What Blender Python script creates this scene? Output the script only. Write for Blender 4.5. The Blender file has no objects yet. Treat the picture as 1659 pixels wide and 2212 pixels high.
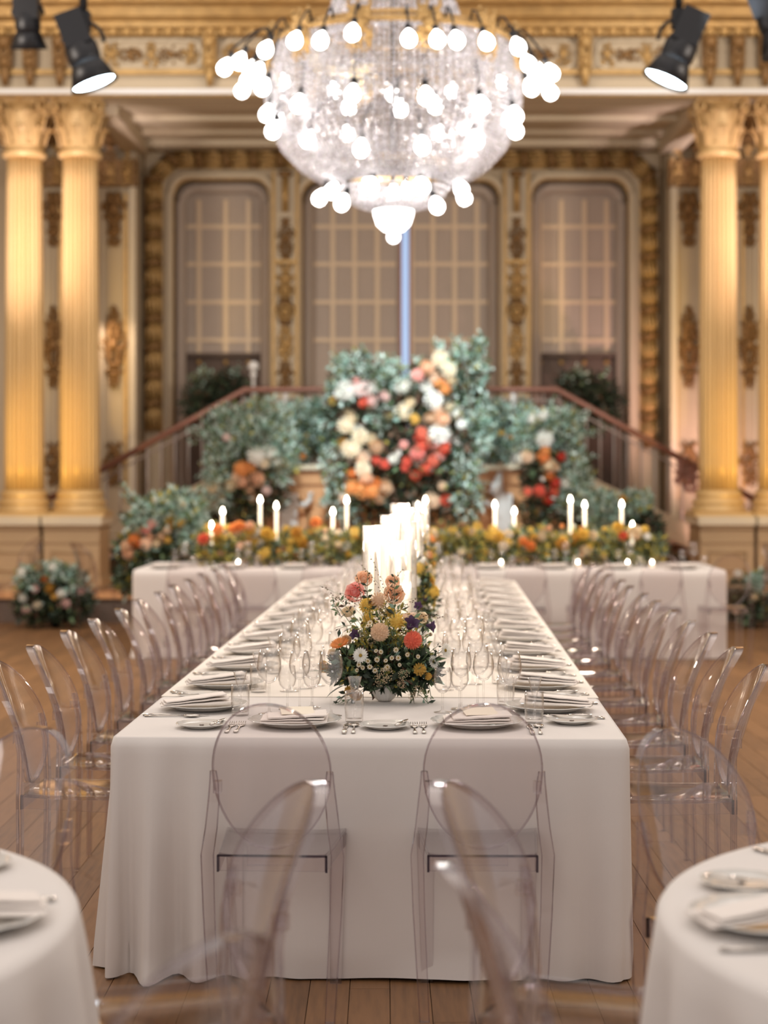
import bpy, math, random
import numpy as np
from mathutils import Matrix, Vector, noise
R = math.radians
PI = math.pi
random.seed(7)
rng = np.random.default_rng(7)
scene = bpy.context.scene
C = scene.collection

# ------------------------------------------------------------------ camera
CAMZ = 1.54; F = 3700.0; PX = 829.5; HY = 1021.0
cd = bpy.data.cameras.new('camera'); cam = bpy.data.objects.new('camera', cd); C.objects.link(cam)
cam.location = (0, 0, CAMZ); cam.rotation_euler = (R(90), 0, 0)
cd.sensor_fit = 'HORIZONTAL'; cd.sensor_width = 24.0; cd.lens = F / 1659 * 24
cd.shift_y = -(1106 - HY) / 1659.0
cd.clip_start = 0.05; cd.clip_end = 200
cd.dof.use_dof = True; cd.dof.focus_distance = 5.55; cd.dof.aperture_fstop = 1.8; cd.dof.aperture_blades = 0
scene.camera = cam

# ------------------------------------------------------------------ world, light, exposure
w = bpy.data.worlds.new('world'); scene.world = w; w.use_nodes = True
bg = w.node_tree.nodes['Background']; bg.inputs[0].default_value = (1.0, .93, .885, 1); bg.inputs[1].default_value = .62
vs = scene.view_settings
vs.view_transform = 'Standard'; vs.look = 'None'; vs.gamma = 1; vs.exposure = 0.14; vs.use_curve_mapping = False
cy = scene.cycles
cy.transparent_max_bounces = 96; cy.max_bounces = 10; cy.diffuse_bounces = 3; cy.glossy_bounces = 4
cy.transmission_bounces = 6; cy.caustics_reflective = False; cy.caustics_refractive = False
cy.sample_clamp_indirect = 4; cy.blur_glossy = 0.6; cy.use_adaptive_sampling = True; cy.adaptive_threshold = 0.02
cy.use_denoising = True

def area(name, loc, target, size, power, color, sizey=None):
    l = bpy.data.lights.new(name, 'AREA'); l.energy = power; l.color = color
    l.shape = 'RECTANGLE'; l.size = size; l.size_y = sizey or size
    o = bpy.data.objects.new(name, l); C.objects.link(o); o.location = loc
    o.rotation_euler = (Vector(target) - Vector(loc)).to_track_quat('-Z', 'Y').to_euler(); return o

def spot(name, loc, target, power, color, angle, blend=.5, size=.08):
    l = bpy.data.lights.new(name, 'SPOT'); l.energy = power; l.color = color
    l.spot_size = R(angle); l.spot_blend = blend; l.shadow_soft_size = size
    o = bpy.data.objects.new(name, l); C.objects.link(o); o.location = loc
    o.rotation_euler = (Vector(target) - Vector(loc)).to_track_quat('-Z', 'Y').to_euler(); return o

def W(x, y, Y):            # a point at depth Y seen at image pixel (x, y)
    return Vector(((x - PX) / F * Y, Y, CAMZ - (y - HY) / F * Y))

area('overhead_fill_light', (0, 9, 8.6), (0, 9.5, 0), 9, 300, (1, .88, .78), 9)  # added soft fill panel, unseen above the tables
area('hall_side_light', (-2, -3.5, 5.0), (0, 6, .8), 4, 88, (1, .95, .93), 2)
# uplights standing on the platform in front of the columns
for (lx, tx, pw, col) in ((-4.05, -3.85, 2300, (1, .86, .92)), (-3.5, -3.28, 1100, (1, .84, .82)),
                          (4.5, 3.68, 1300, (1, .80, .86)), (4.9, 4.25, 2500, (1, .84, .92))):
    spot('column_uplight', (lx, 14.8, .3), (tx, 18.5, 4.3), pw, col, 20, 1)
for (lx, tx) in ((-4.2, -3.6), (4.6, 3.9)): spot('column_base_light', (lx, 15.2, .3), (tx, 18.4, 1.9), 520, (1, .66, .16), 26, 1)
spot('wall_uplight', (3.95, 19.05, .6), (3.5, 20.8, 1.5), 330, (1, .62, .58), 80, 1)
spot('stair_light', (-3.6, 20.4, 3.4), (-2.3, 21.3, 2.0), 30, (1, .75, .55), 90, .9)
spot('flower_spot', (-.6, 12.2, 6.2), (.2, 18.8, 1.7), 3400, (.80, .95, 1.0), 24, .9, .15)
spot('flower_spot', (3.2, 14.0, 5.8), (.6, 18.8, 1.6), 1500, (.80, .95, 1.0), 30, .9, .15)
spot('cornice_light', (-2.6, 16.6, 5.0), (-2.3, 18.1, 5.6), 26, (.85, .92, 1), 80, 1)
spot('cornice_light', (2.9, 16.6, 5.0), (2.5, 18.1, 5.6), 26, (.85, .92, 1), 80, 1)
area('front_of_wall_light', (.2, 15.0, 7.8), (.2, 21.3, 3.0), 5, 45, (1, .82, .68), 1)  # added fill panel out of view, lifts the back wall
def point0(name, loc, power, col, r):
    l = bpy.data.lights.new(name, 'POINT'); l.energy = power; l.color = col; l.shadow_soft_size = r
    o = bpy.data.objects.new(name, l); C.objects.link(o); o.location = loc; return o
for sx_ in (-1, 1): point0('side_fill_light', (.2 + sx_ * 5.2, 12.5, 4.6), 470, (1, .88, .77), .35)  # added fill lights out of view on both sides, brighten the walls
for (a_, b_, c_) in ((.07, 13, 4.3), (-.5, 13.2, 4.2), (.6, 12.8, 4.2), (.07, 13.0, 4.0)): point0('chandelier_core_light', (a_, b_, c_), 17, (1, .94, .88), .06)

# ------------------------------------------------------------------ materials
def lin(c):
    c = c / 255.0
    return c / 12.92 if c <= .04045 else ((c + .055) / 1.055) ** 2.4
def rgb(r, g, b): return (lin(r), lin(g), lin(b), 1)
MATS = {}
def mat(name, col, rough=.6, metal=0, var=0, vscale=8, bump=0, bscale=60, emit=None, estr=0, spec=.5, trans=0, sheen=0, coat=0):
    m = bpy.data.materials.new(name); m.use_nodes = True; nt = m.node_tree; b = nt.nodes['Principled BSDF']
    b.inputs['Base Color'].default_value = col; b.inputs['Roughness'].default_value = rough; b.inputs['Metallic'].default_value = metal
    b.inputs['Specular IOR Level'].default_value = spec; b.inputs['Coat Weight'].default_value = coat
    b.inputs['Sheen Weight'].default_value = sheen
    if var:
        tc = nt.nodes.new('ShaderNodeTexCoord'); n = nt.nodes.new('ShaderNodeTexNoise'); n.inputs['Scale'].default_value = vscale
        n.inputs['Detail'].default_value = 4
        mx = nt.nodes.new('ShaderNodeMix'); mx.data_type = 'RGBA'; mx.blend_type = 'MIX'
        mx.inputs[6].default_value = tuple(c * (1 - var) for c in col[:3]) + (1,)
        mx.inputs[7].default_value = tuple(min(1, c * (1 + var)) for c in col[:3]) + (1,)
        nt.links.new(tc.outputs['Object'], n.inputs['Vector']); nt.links.new(n.outputs['Fac'], mx.inputs[0])
        nt.links.new(mx.outputs[2], b.inputs['Base Color'])
    if bump:
        tc = nt.nodes.new('ShaderNodeTexCoord'); n = nt.nodes.new('ShaderNodeTexNoise'); n.inputs['Scale'].default_value = bscale
        bp = nt.nodes.new('ShaderNodeBump'); bp.inputs['Strength'].default_value = bump; bp.inputs['Distance'].default_value = .01
        nt.links.new(tc.outputs['Object'], n.inputs['Vector']); nt.links.new(n.outputs['Fac'], bp.inputs['Height'])
        nt.links.new(bp.outputs[0], b.inputs['Normal'])
    if emit: b.inputs['Emission Color'].default_value = emit; b.inputs['Emission Strength'].default_value = estr
    if trans:
        out = nt.nodes['Material Output']; t = nt.nodes.new('ShaderNodeBsdfTranslucent'); t.inputs[0].default_value = col
        ms = nt.nodes.new('ShaderNodeMixShader'); ms.inputs[0].default_value = trans
        nt.links.new(b.outputs[0], ms.inputs[1]); nt.links.new(t.outputs[0], ms.inputs[2]); nt.links.new(ms.outputs[0], out.inputs[0])
    MATS[name] = m; return m

def clear(name, face, edge, power=2.2, gl=1.0, rough=.03, ior=1.45, milk=0.0):
    """clear plastic or glass: see-through, Fresnel reflection, tint that gathers where the wall of it is seen edge-on"""
    m = bpy.data.materials.new(name); m.use_nodes = True; nt = m.node_tree; N = nt.nodes; L = nt.links
    N.remove(N['Principled BSDF']); out = N['Material Output']
    lw = N.new('ShaderNodeLayerWeight'); lw.inputs[0].default_value = .5
    pw = N.new('ShaderNodeMath'); pw.operation = 'POWER'; pw.inputs[1].default_value = power; L.new(lw.outputs['Facing'], pw.inputs[0])
    mx = N.new('ShaderNodeMix'); mx.data_type = 'RGBA'; mx.inputs[6].default_value = face; mx.inputs[7].default_value = edge
    L.new(pw.outputs[0], mx.inputs[0])
    tr = N.new('ShaderNodeBsdfTransparent'); L.new(mx.outputs[2], tr.inputs[0])
    g = N.new('ShaderNodeBsdfGlossy'); g.inputs['Roughness'].default_value = rough; g.inputs[0].default_value = (gl, gl, gl, 1)
    p5 = N.new('ShaderNodeMath'); p5.operation = 'POWER'; p5.inputs[1].default_value = 3.6; L.new(lw.outputs['Facing'], p5.inputs[0])
    f0 = ((ior - 1) / (ior + 1)) ** 2
    fr = N.new('ShaderNodeMath'); fr.operation = 'MULTIPLY_ADD'; fr.inputs[1].default_value = .92 - f0; fr.inputs[2].default_value = f0; L.new(p5.outputs[0], fr.inputs[0])
    base = tr
    if milk:
        df = N.new('ShaderNodeBsdfTranslucent'); df.inputs[0].default_value = (.9, .88, .88, 1)
        m2 = N.new('ShaderNodeMixShader'); m2.inputs[0].default_value = milk; L.new(tr.outputs[0], m2.inputs[1]); L.new(df.outputs[0], m2.inputs[2]); base = m2
    ms = N.new('ShaderNodeMixShader'); L.new(fr.outputs[0], ms.inputs[0]); L.new(base.outputs[0], ms.inputs[1]); L.new(g.outputs[0], ms.inputs[2])
    L.new(ms.outputs[0], out.inputs[0]); MATS[name] = m; return m

ACR = clear('clear_acrylic', (.962, .946, .952, 1), (.55, .50, .54, 1), 3.0, 1.0, .05, 1.5)
CYL = clear('cylinder_glass', (.97, .96, .95, 1), (.62, .58, .54, 1), 3.5, 1.0, .04, 1.5, .14)
EDG = clear('acrylic_edge', (.88, .85, .87, 1), (.34, .29, .36, 1), 1.8, 1.0, .06, 1.5)
LINE = clear('acrylic_cut_edge', (.34, .31, .38, 1), (.10, .09, .14, 1), 1.2, 1.0, .08, 1.5)
GLS = clear('clear_glass', (.988, .984, .98, 1), (.50, .45, .42, 1), 4.0, 1.0, .03, 1.62)
CRY = clear('crystal', (.90, .89, .93, 1), (.6, .6, .66, 1), 1.4, 1.0, .10, 2.2, .55)
CRW = mat('sparkle_bead', rgb(245, 244, 248), .15, trans=.6)  # whiter beads stand in for sparkle, glints put into the colour
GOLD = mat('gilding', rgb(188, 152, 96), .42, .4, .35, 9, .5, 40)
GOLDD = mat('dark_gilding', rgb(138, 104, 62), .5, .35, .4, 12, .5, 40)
GOLDY = mat('column_gilding', rgb(208, 172, 116), .42, .18, .08, 3)
GROOVE = mat('groove_shade', rgb(158, 118, 58), .5, .3)  # shade between the flutes, put into a darker groove colour
CREAM = mat('cream_plaster', rgb(192, 174, 146), .7, 0, .05, 2)
CREAM2 = mat('pale_plaster', rgb(212, 196, 168), .6, 0, .04, 2)
PEDM = mat('pedestal_paint', rgb(176, 148, 112), .5, 0, .08, 3)
PANE = mat('blind_fabric', rgb(188, 172, 158), .75, 0, .05, 3)
MUNT = mat('muntin_paint', rgb(232, 208, 176), .5)
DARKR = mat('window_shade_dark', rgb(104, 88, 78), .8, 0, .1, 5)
COPP = mat('rosy_bronze', rgb(150, 108, 94), .35, .5)
BALU = mat('pale_baluster', rgb(172, 158, 150), .4, .2)
WOODO = mat('orange_wood', rgb(212, 156, 108), .5, 0, .15, 6)
WHITEP = mat('white_paint', rgb(225, 222, 218), .5)
STEPM = mat('stone_step', rgb(214, 180, 164), .6)
FLOORG = mat('floor_gap', rgb(52, 34, 22), .8)
CLOTH = mat('linen', rgb(222, 214, 208), .85, 0, .02, 4, .15, 900, sheen=.2)
CLOTH2 = mat('ivory_linen', rgb(238, 228, 216), .8, 0, .02, 4, .1, 900, sheen=.2)
PORC = mat('porcelain', rgb(228, 224, 218), .12, 0, spec=.6, coat=.3)
NAP = mat('napkin_linen', rgb(238, 228, 220), .85, 0, bump=.25, bscale=500)
CARD = mat('menu_paper', rgb(238, 226, 206), .7)
EMB = mat('emblem_print', rgb(74, 52, 42), .5)
SILV = mat('silver', rgb(206, 198, 190), .16, 1)
WAX = mat('candle_wax', rgb(250, 238, 214), .5, emit=(1, .84, .64, 1), estr=1.1)  # even emission stands in for flame light glowing through the wax
FLAME = mat('candle_flame', (1, .8, .5, 1), .5, emit=(1, .88, .70, 1), estr=26)
BULB = mat('lamp_bulb', (1, 1, 1, 1), .3, emit=(1, .96, .92, 1), estr=8)
GLOBE = mat('frosted_globe', (1, 1, 1, 1), .3, emit=(1, .97, .94, 1), estr=5)
BLACKM = mat('black_metal', rgb(22, 22, 26), .45, .3)
LENS = mat('lamp_lens', (1, 1, 1, 1), .2, emit=(.72, .88, 1, 1), estr=18)
SKYG = mat('daylight_gap', (.5, .62, .8, 1), .5, emit=(.42, .60, .92, 1), estr=.75)
GR = [mat('leaf_dark_green', rgb(50, 64, 48), .5, trans=.2), mat('leaf_green', rgb(112, 136, 100), .5, trans=.25),
      mat('leaf_teal', rgb(150, 184, 170), .5, trans=.25), mat('leaf_olive', rgb(156, 150, 84), .5, trans=.3),
      mat('leaf_pale_teal', rgb(206, 224, 214), .5, trans=.25), mat('twig_brown', rgb(92, 66, 50), .7), mat('leaf_yellow_green', rgb(214, 196, 96), .5, trans=.3)]
PET = {}
def petal(name, r, g, b):
    m = mat('petal_' + name, rgb(r, g, b), .6, trans=.45); nt = m.node_tree; N = nt.nodes; L = nt.links
    ge = N.new('ShaderNodeNewGeometry'); hs = N.new('ShaderNodeHueSaturation'); hs.inputs['Color'].default_value = rgb(r, g, b)
    ml = N.new('ShaderNodeMath'); ml.operation = 'MULTIPLY_ADD'; ml.inputs[1].default_value = .42; ml.inputs[2].default_value = .78
    L.new(ge.outputs['Random Per Island'], ml.inputs[0]); L.new(ml.outputs[0], hs.inputs['Value']); L.new(hs.outputs[0], N['Principled BSDF'].inputs['Base Color'])
    PET[name] = m; return m
for a in (('white', 250, 248, 242), ('cream', 248, 234, 208), ('peach', 250, 218, 190), ('orange', 246, 176, 108), ('coral', 242, 134, 108),
          ('red', 232, 104, 84), ('pink', 250, 186, 176), ('blush', 250, 226, 220), ('yellow', 240, 210, 112), ('tan', 236, 208, 178),
          ('purple', 84, 62, 92), ('mustard', 228, 186, 96), ('beige', 208, 190, 158)): petal(*a)
CENT = mat('flower_centre', rgb(150, 120, 40), .8)

def wood_mat():
    m = bpy.data.materials.new('oak_plank'); m.use_nodes = True; nt = m.node_tree; b = nt.nodes['Principled BSDF']; N = nt.nodes; L = nt.links
    tc = N.new('ShaderNodeTexCoord'); mp = N.new('ShaderNodeMapping'); mp.inputs['Scale'].default_value = (14, 1.2, 14)
    n = N.new('ShaderNodeTexNoise'); n.inputs['Scale'].default_value = 4; n.inputs['Detail'].default_value = 6
    oi = N.new('ShaderNodeObjectInfo'); ad = N.new('ShaderNodeMath'); ad.operation = 'ADD'
    ge = N.new('ShaderNodeNewGeometry')
    m2 = N.new('ShaderNodeMath'); m2.operation = 'MULTIPLY_ADD'; m2.inputs[1].default_value = .35
    L.new(tc.outputs['Object'], mp.inputs[0]); L.new(mp.outputs[0], n.inputs[0])
    L.new(ge.outputs['Random Per Island'], ad.inputs[0]); L.new(oi.outputs['Random'], ad.inputs[1])
    L.new(ad.outputs[0], m2.inputs[0]); L.new(n.outputs['Fac'], m2.inputs[2])
    cr = N.new('ShaderNodeValToRGB'); cr.color_ramp.elements[0].position = .25; cr.color_ramp.elements[0].color = rgb(70, 48, 32)
    cr.color_ramp.elements[1].position = 1.1; cr.color_ramp.elements[1].color = rgb(136, 98, 64)
    L.new(m2.outputs[0], cr.inputs[0]); L.new(cr.outputs[0], b.inputs['Base Color']); b.inputs['Roughness'].default_value = .48
    MATS['oak'] = m; return m
OAK = wood_mat()

# ------------------------------------------------------------------ mesh builder
class MB:
    def __init__(s): s.v = []; s.f = []; s.sm = []; s.mi = []
    def add(s, vs, fs, smooth=False, mi=0, M=None):
        o = len(s.v)
        if M is not None: vs = [M @ Vector(p) for p in vs]
        s.v += [tuple(p) for p in vs]; s.f += [tuple(i + o for i in f) for f in fs]; s.sm += [smooth] * len(fs); s.mi += [mi] * len(fs); return s
    def box(s, x0, x1, y0, y1, z0, z1, mi=0, M=None, taper=None):
        vs = [(x0, y0, z0), (x1, y0, z0), (x1, y1, z0), (x0, y1, z0), (x0, y0, z1), (x1, y0, z1), (x1, y1, z1), (x0, y1, z1)]
        return s.add(vs, [(0, 3, 2, 1), (4, 5, 6, 7), (0, 1, 5, 4), (1, 2, 6, 5), (2, 3, 7, 6), (3, 0, 4, 7)], False, mi, M)
    def lathe(s, prof, n=24, mi=0, M=None, smooth=True, cap=True, rfun=None):
        vs = []; fs = []
        for (r, z) in prof:
            for i in range(n):
                a = 2 * PI * i / n; rr = r * (rfun(a, z) if rfun else 1); vs.append((rr * math.cos(a), rr * math.sin(a), z))
        for j in range(len(prof) - 1):
            for i in range(n):
                k = (i + 1) % n; fs.append((j * n + i, j * n + k, (j + 1) * n + k, (j + 1) * n + i))
        if cap:
            fs.append(tuple(reversed(range(n)))); fs.append(tuple(range((len(prof) - 1) * n, len(prof) * n)))
        return s.add(vs, fs, smooth, mi, M)
    def tube(s, pts, r, n=8, mi=0, M=None, smooth=True, flat=None):
        pts = [Vector(p) for p in pts]; vs = []; fs = []; rs = r if isinstance(r, (list, tuple)) else [r] * len(pts)
        up = Vector((0, 0, 1))
        for j, p in enumerate(pts):
            t = (pts[min(j + 1, len(pts) - 1)] - pts[max(j - 1, 0)]).normalized()
            a = t.cross(up)
            if a.length < .05: a = t.cross(Vector((0, 1, 0)))
            a.normalize(); b = t.cross(a).normalized()
            for i in range(n):
                an = 2 * PI * i / n + PI / n; vs.append(p + a * math.cos(an) * rs[j] * (flat[0] if flat else 1) + b * math.sin(an) * rs[j] * (flat[1] if flat else 1))
        for j in range(len(pts) - 1):
            for i in range(n):
                k = (i + 1) % n; fs.append((j * n + i, (j + 1) * n + i, (j + 1) * n + k, j * n + k))
        fs.append(tuple(range(n))); fs.append(tuple(reversed(range((len(pts) - 1) * n, len(pts) * n))))
        return s.add(vs, fs, smooth, mi, M)
    def ball(s, c, r, n=10, m=6, mi=0, M=None, sc=(1, 1, 1)):
        vs = [(c[0], c[1], c[2] + r * sc[2])]; fs = []
        for j in range(1, m):
            p = PI * j / m
            for i in range(n):
                a = 2 * PI * i / n; vs.append((c[0] + r * sc[0] * math.sin(p) * math.cos(a), c[1] + r * sc[1] * math.sin(p) * math.sin(a), c[2] + r * sc[2] * math.cos(p)))
        vs.append((c[0], c[1], c[2] - r * sc[2])); L = len(vs) - 1
        for i in range(n): fs.append((0, 1 + i, 1 + (i + 1) % n)); fs.append((L, 1 + (m - 2) * n + (i + 1) % n, 1 + (m - 2) * n + i))
        for j in range(m - 2):
            for i in range(n):
                k = (i + 1) % n; fs.append((1 + j * n + i, 1 + (j + 1) * n + i, 1 + (j + 1) * n + k, 1 + j * n + k))
        return s.add(vs, fs, True, mi, M)
    def torus(s, c, R0, r, ax='z', n=16, m=6, mi=0, a0=0, a1=2 * PI, M=None):
        pts = []
        for i in range(n + 1):
            a = a0 + (a1 - a0) * i / n; u, v = R0 * math.cos(a), R0 * math.sin(a)
            pts.append({'z': (c[0] + u, c[1] + v, c[2]), 'y': (c[0] + u, c[1], c[2] + v), 'x': (c[0], c[1] + u, c[2] + v)}[ax])
        return s.tube(pts, r, m, mi, M)
    def mesh(s, name, mats):
        me = bpy.data.meshes.new(name); me.from_pydata(s.v, [], s.f)
        for m in (mats if isinstance(mats, (list, tuple)) else [mats]): me.materials.append(m)
        me.polygons.foreach_set('use_smooth', s.sm)
        if any(s.mi): me.polygons.foreach_set('material_index', s.mi)
        me.update(); return me
    def build(s, name, mats, parent=None, loc=(0, 0, 0), rot=(0, 0, 0), scale=(1, 1, 1)):
        return link(name, s.mesh(name, mats), parent, loc, rot, scale)

def link(name, me, parent=None, loc=(0, 0, 0), rot=(0, 0, 0), scale=(1, 1, 1), M=None):
    o = bpy.data.objects.new(name, me); C.objects.link(o)
    if M is not None: o.matrix_local = M
    else: o.location = loc; o.rotation_euler = rot; o.scale = scale
    if parent: o.parent = parent
    return o
def tag(o, label=None, cat=None, group=None, kind=None):
    if label: o['label'] = label
    if cat: o['category'] = cat
    if group: o['group'] = group
    if kind: o['kind'] = kind
    return o
def thing(name, label, cat, loc=(0, 0, 0), rz=0, group=None, M=None):
    o = bpy.data.objects.new(name, None); C.objects.link(o); o.empty_display_size = .1
    if M is not None: o.matrix_local = M
    else: o.location = loc; o.rotation_euler = (0, 0, rz)
    return tag(o, label, cat, group)
def struct(name, loc=(0, 0, 0)):
    o = bpy.data.objects.new(name, None); C.objects.link(o); o.location = loc; o['kind'] = 'structure'; return o
CH = {}
def dup(root, label=None, group=None, M=None, loc=None, rz=None):
    def rec(o, parent):
        c = o.copy(); C.objects.link(c); c.parent = parent
        if parent is not None: c.matrix_parent_inverse = o.matrix_parent_inverse
        for ch in kids(o): rec(ch, c)
        return c
    r = rec(root, None)
    if M is not None: r.matrix_local = M
    else:
        if loc is not None: r.location = loc
        if rz is not None: r.rotation_euler = (0, 0, rz)
    if label: r['label'] = label
    if group: r['group'] = group
    return r
_kids = {}
def kids(o):
    if o.name not in _kids: _kids[o.name] = list(o.children)
    return _kids[o.name]
class Proto:
    """first use places the original, later uses copy it"""
    def __init__(s, root): s.root = root; s.used = False; kids(root); [kids(k) for k in kids(root)]
    def put(s, label, group=None, M=None):
        if not s.used:
            s.used = True; s.root.matrix_local = M; s.root['label'] = label
            if group: s.root['group'] = group
            return s.root
        return dup(s.root, label, group, M)
def TM(x, y, z=0, rz=0, s=1): return Matrix.Translation((x, y, z)) @ Matrix.Rotation(rz, 4, 'Z') @ Matrix.Scale(s, 4)
ORD = ['first', 'second', 'third', 'fourth', 'fifth', 'sixth', 'seventh', 'eighth', 'ninth', 'tenth', 'eleventh', 'twelfth', 'thirteenth', 'fourteenth']

# ================================================================== SETTING
X0 = .2
# floor: boards running away from the camera
fl = struct('floor')
MB().box(-9, 9, -1, 24, -.06, -.02).build('subfloor', FLOORG, fl)
BW, BL = .12, 1.2
near = []; far = []
for i in range(-75, 75):
    x = .1376 + i * BW
    off = (i * .37 % 1) * BL
    for j in range(-1, 21):
        y = j * BL + off
        if y + BL < .5 or y > 23.6 or abs(x) > 8.9: continue
        vis = y > 1.5 and y < 15 and abs((x + BW / 2)) < (y + BL) * .236 + .15
        hid = abs(x + BW / 2 - .03 * y) < .78 and 5.4 < y < 13.6
        (near if vis and not hid else far).append((x, y))
near.sort(key=lambda p: p[1]); far += near[290:]; near = near[:290]
pm = MB().box(.0012, BW - .0012, .0012, BL - .0012, -.02, 0).mesh('plank', OAK)
for (x, y) in near: link('plank', pm, fl, (x, y, random.uniform(-.0006, 0)))
mb = MB()
for (x, y) in far: mb.box(x + .0012, x + BW - .0012, y + .0012, y + BL - .0012, -.02, random.uniform(-.0006, 0))
tag(mb.build('plank_field', OAK, fl), kind='stuff')

# low platform at the far end
st = struct('stage_platform')
MB().box(-8.5, 8.9, 17.62, 21.3, 0, .245).build('riser', DARKR, st)
MB().box(-8.5, 8.9, 17.58, 21.3, .245, .28).build('deck', WOODO, st)

# back wall ---------------------------------------------------------
YW = 21.3
wb = struct('wall_back')
def px(x, Y=YW): return (x - PX) / F * Y
def pz(y, Y=YW): return CAMZ - (y - HY) / F * Y
XL, XR = px(306), px(1434)
MB().box(-9, 9, YW + .75, YW + 1.0, 0, 8.5).build('backing', DARKR, wb)
MB().box(-9, XL, YW - .5, YW + .7, .28, 5.56).build('wall_panel', CREAM, wb)
MB().box(XR, 9, YW - .5, YW + .7, .28, 5.56).build('wall_panel', CREAM, wb)
MB().box(XL, XR, YW, YW + .7, pz(366), 5.6).build('wall_panel', CREAM, wb)

def rr_outline(x0, x1, z0, z1, r, n=8):
    pts = [(x0, z0)]
    for i in range(n + 1):
        a = PI - PI / 2 * i / n; pts.append((x0 + r + r * math.cos(a), z1 - r + r * math.sin(a)))
    for i in range(n + 1):
        a = PI / 2 - PI / 2 * i / n; pts.append((x1 - r + r * math.cos(a), z1 - r + r * math.sin(a)))
    pts.append((x1, z0)); return pts
def board(bx0, bx1, bz0, bz1, o, r, y, depth):
    ox0, ox1, oz1 = o; pts = rr_outline(ox0, ox1, bz0, oz1, r)
    outer = []
    n = len(pts); 
    for k, (x, z) in enumerate(pts):
        if k <= 5: q = (bx0, z if k else bz0)
        elif k >= n - 6: q = (bx1, z if k < n - 1 else bz0)
        else: q = (bx0 + (bx1 - bx0) * (x - pts[5][0]) / (pts[n - 6][0] - pts[5][0]), bz1)
        outer.append(q)
    vs = [(p[0], y, p[1]) for p in pts] + [(q[0], y, q[1]) for q in outer] + [(p[0], y + depth, p[1]) for p in pts]
    fs = []
    for k in range(n - 1):
        if k == 5 : fs.append((k, n + k, n + k, k)) if False else None
        fs.append((k, k + 1, n + k + 1, n + k)); fs.append((k, 2 * n + k, 2 * n + k + 1, k + 1))
    # corner fill
    m = MB().add(vs, fs); 
    m.add([(outer[5][0], y, outer[5][1]), (bx0, y, bz1), (outer[6][0], y, bz1)], [(0, 1, 2)])
    m.add([(outer[n - 6][0], y, outer[n - 6][1]), (bx1, y, bz1), (outer[n - 7][0], y, bz1)], [(0, 1, 2)])
    return m, pts
def mold(pts, y, r, mb=None, flat=None):
    mb = mb or MB(); mb.tube([(p[0], y, p[1]) for p in pts], r, 8, flat=flat); return mb
wins = [(372, 584, 385, 308, 617), (650, 1081, 388, 617, 1115), (1147, 1360, 385, 1115, 1432)]
zb = .3
muntL = [[430, 488, 537], [672, 719, 766, 815, 890, 935, 982, 1030], [1166, 1212, 1262, 1310]]
muntH = [490, 571, 653, 735]
for wi, (x0, x1, yt, b0, b1) in enumerate(wins):
    wn = struct('window_%d' % (wi + 1))
    m, pts = board(px(b0), px(b1), zb, pz(364), (px(x0), px(x1), pz(yt)), .22, YW, .32)
    m.build('wall_board', CREAM, wn)
    o = rr_outline(px(x0 - 5), px(x1 + 5), zb, pz(yt - 6), .24)
    mold(o, YW - .01, .045).build('cream_moulding', CREAM2, wn)
    o = rr_outline(px(x0) , px(x1), zb, pz(yt), .22)
    mold(o, YW + .02, .028).build('gilt_moulding', GOLD, wn)
    o = rr_outline(px(x0 + 14), px(x1 - 12), zb, pz(yt + 14), .2)
    mold(o, YW + .25, .07).build('inner_frame', PANE, wn)
    yb = YW + .32
    Z = lambda p: pz(p, yb)
    Xw = lambda p: px(p, yb)
    segs = [(x0 - 4, x1 + 4, muntL[wi])] if wi != 1 else [(x0 - 4, 864, muntL[1][:4]), (886, x1 + 4, muntL[1][4:])]
    for (a, b, vsx) in segs:
        cols = [a] + vsx + [b]; rows = [yt - 8] + muntH + ([764] if wi != 1 else [800, 905])
        for i in range(len(cols) - 1):
            for j in range(len(rows) - 1):
                MB().box(Xw(cols[i]), Xw(cols[i + 1]), yb, yb + .02, Z(rows[j + 1]), Z(rows[j])).build('pane', PANE, wn)
        for x in vsx: MB().box(Xw(x) - .028, Xw(x) + .028, yb - .03, yb, Z(rows[-1]), Z(432)).build('muntin', MUNT, wn)
        for y in muntH[0:]: MB().box(Xw(a) + (.1 if a < 700 else 0.05), Xw(b) - .05, yb - .025, yb, Z(y) - .024, Z(y) + .024).build('muntin', MUNT, wn)
    if wi == 1:
        MB().box(Xw(868), Xw(883), yb + .05, yb + .07, zb, Z(400)).build('daylight_gap', SKYG, wn)
        MB().box(Xw(862), Xw(868), yb - .06, yb + .05, zb, Z(395)).build('meeting_stile', COPP, wn)
        MB().box(Xw(883), Xw(888), yb - .06, yb + .05, zb, Z(395)).build('meeting_stile', COPP, wn)
        MB().box(Xw(640), Xw(864), yb, yb + .02, zb, Z(905)).build('lower_panel', PANE, wn)
        MB().box(Xw(886), Xw(1090), yb, yb + .02, zb, Z(905)).build('lower_panel', PANE, wn)
    else:
        MB().box(Xw(x0), Xw(x1), yb - .08, yb + .02, Z(771), Z(763)).build('transom', DARKR, wn)
        MB().box(Xw(x0 - 5), Xw(x1 + 5), yb, yb + .02, zb, Z(766)).build('lower_panel', DARKR, wn)
        for x in (muntL[wi]): 
            MB().ball((Xw(x), yb - .02, Z(783)), .035, 8, 5).build('gilt_boss', GOLD, wn)

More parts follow.
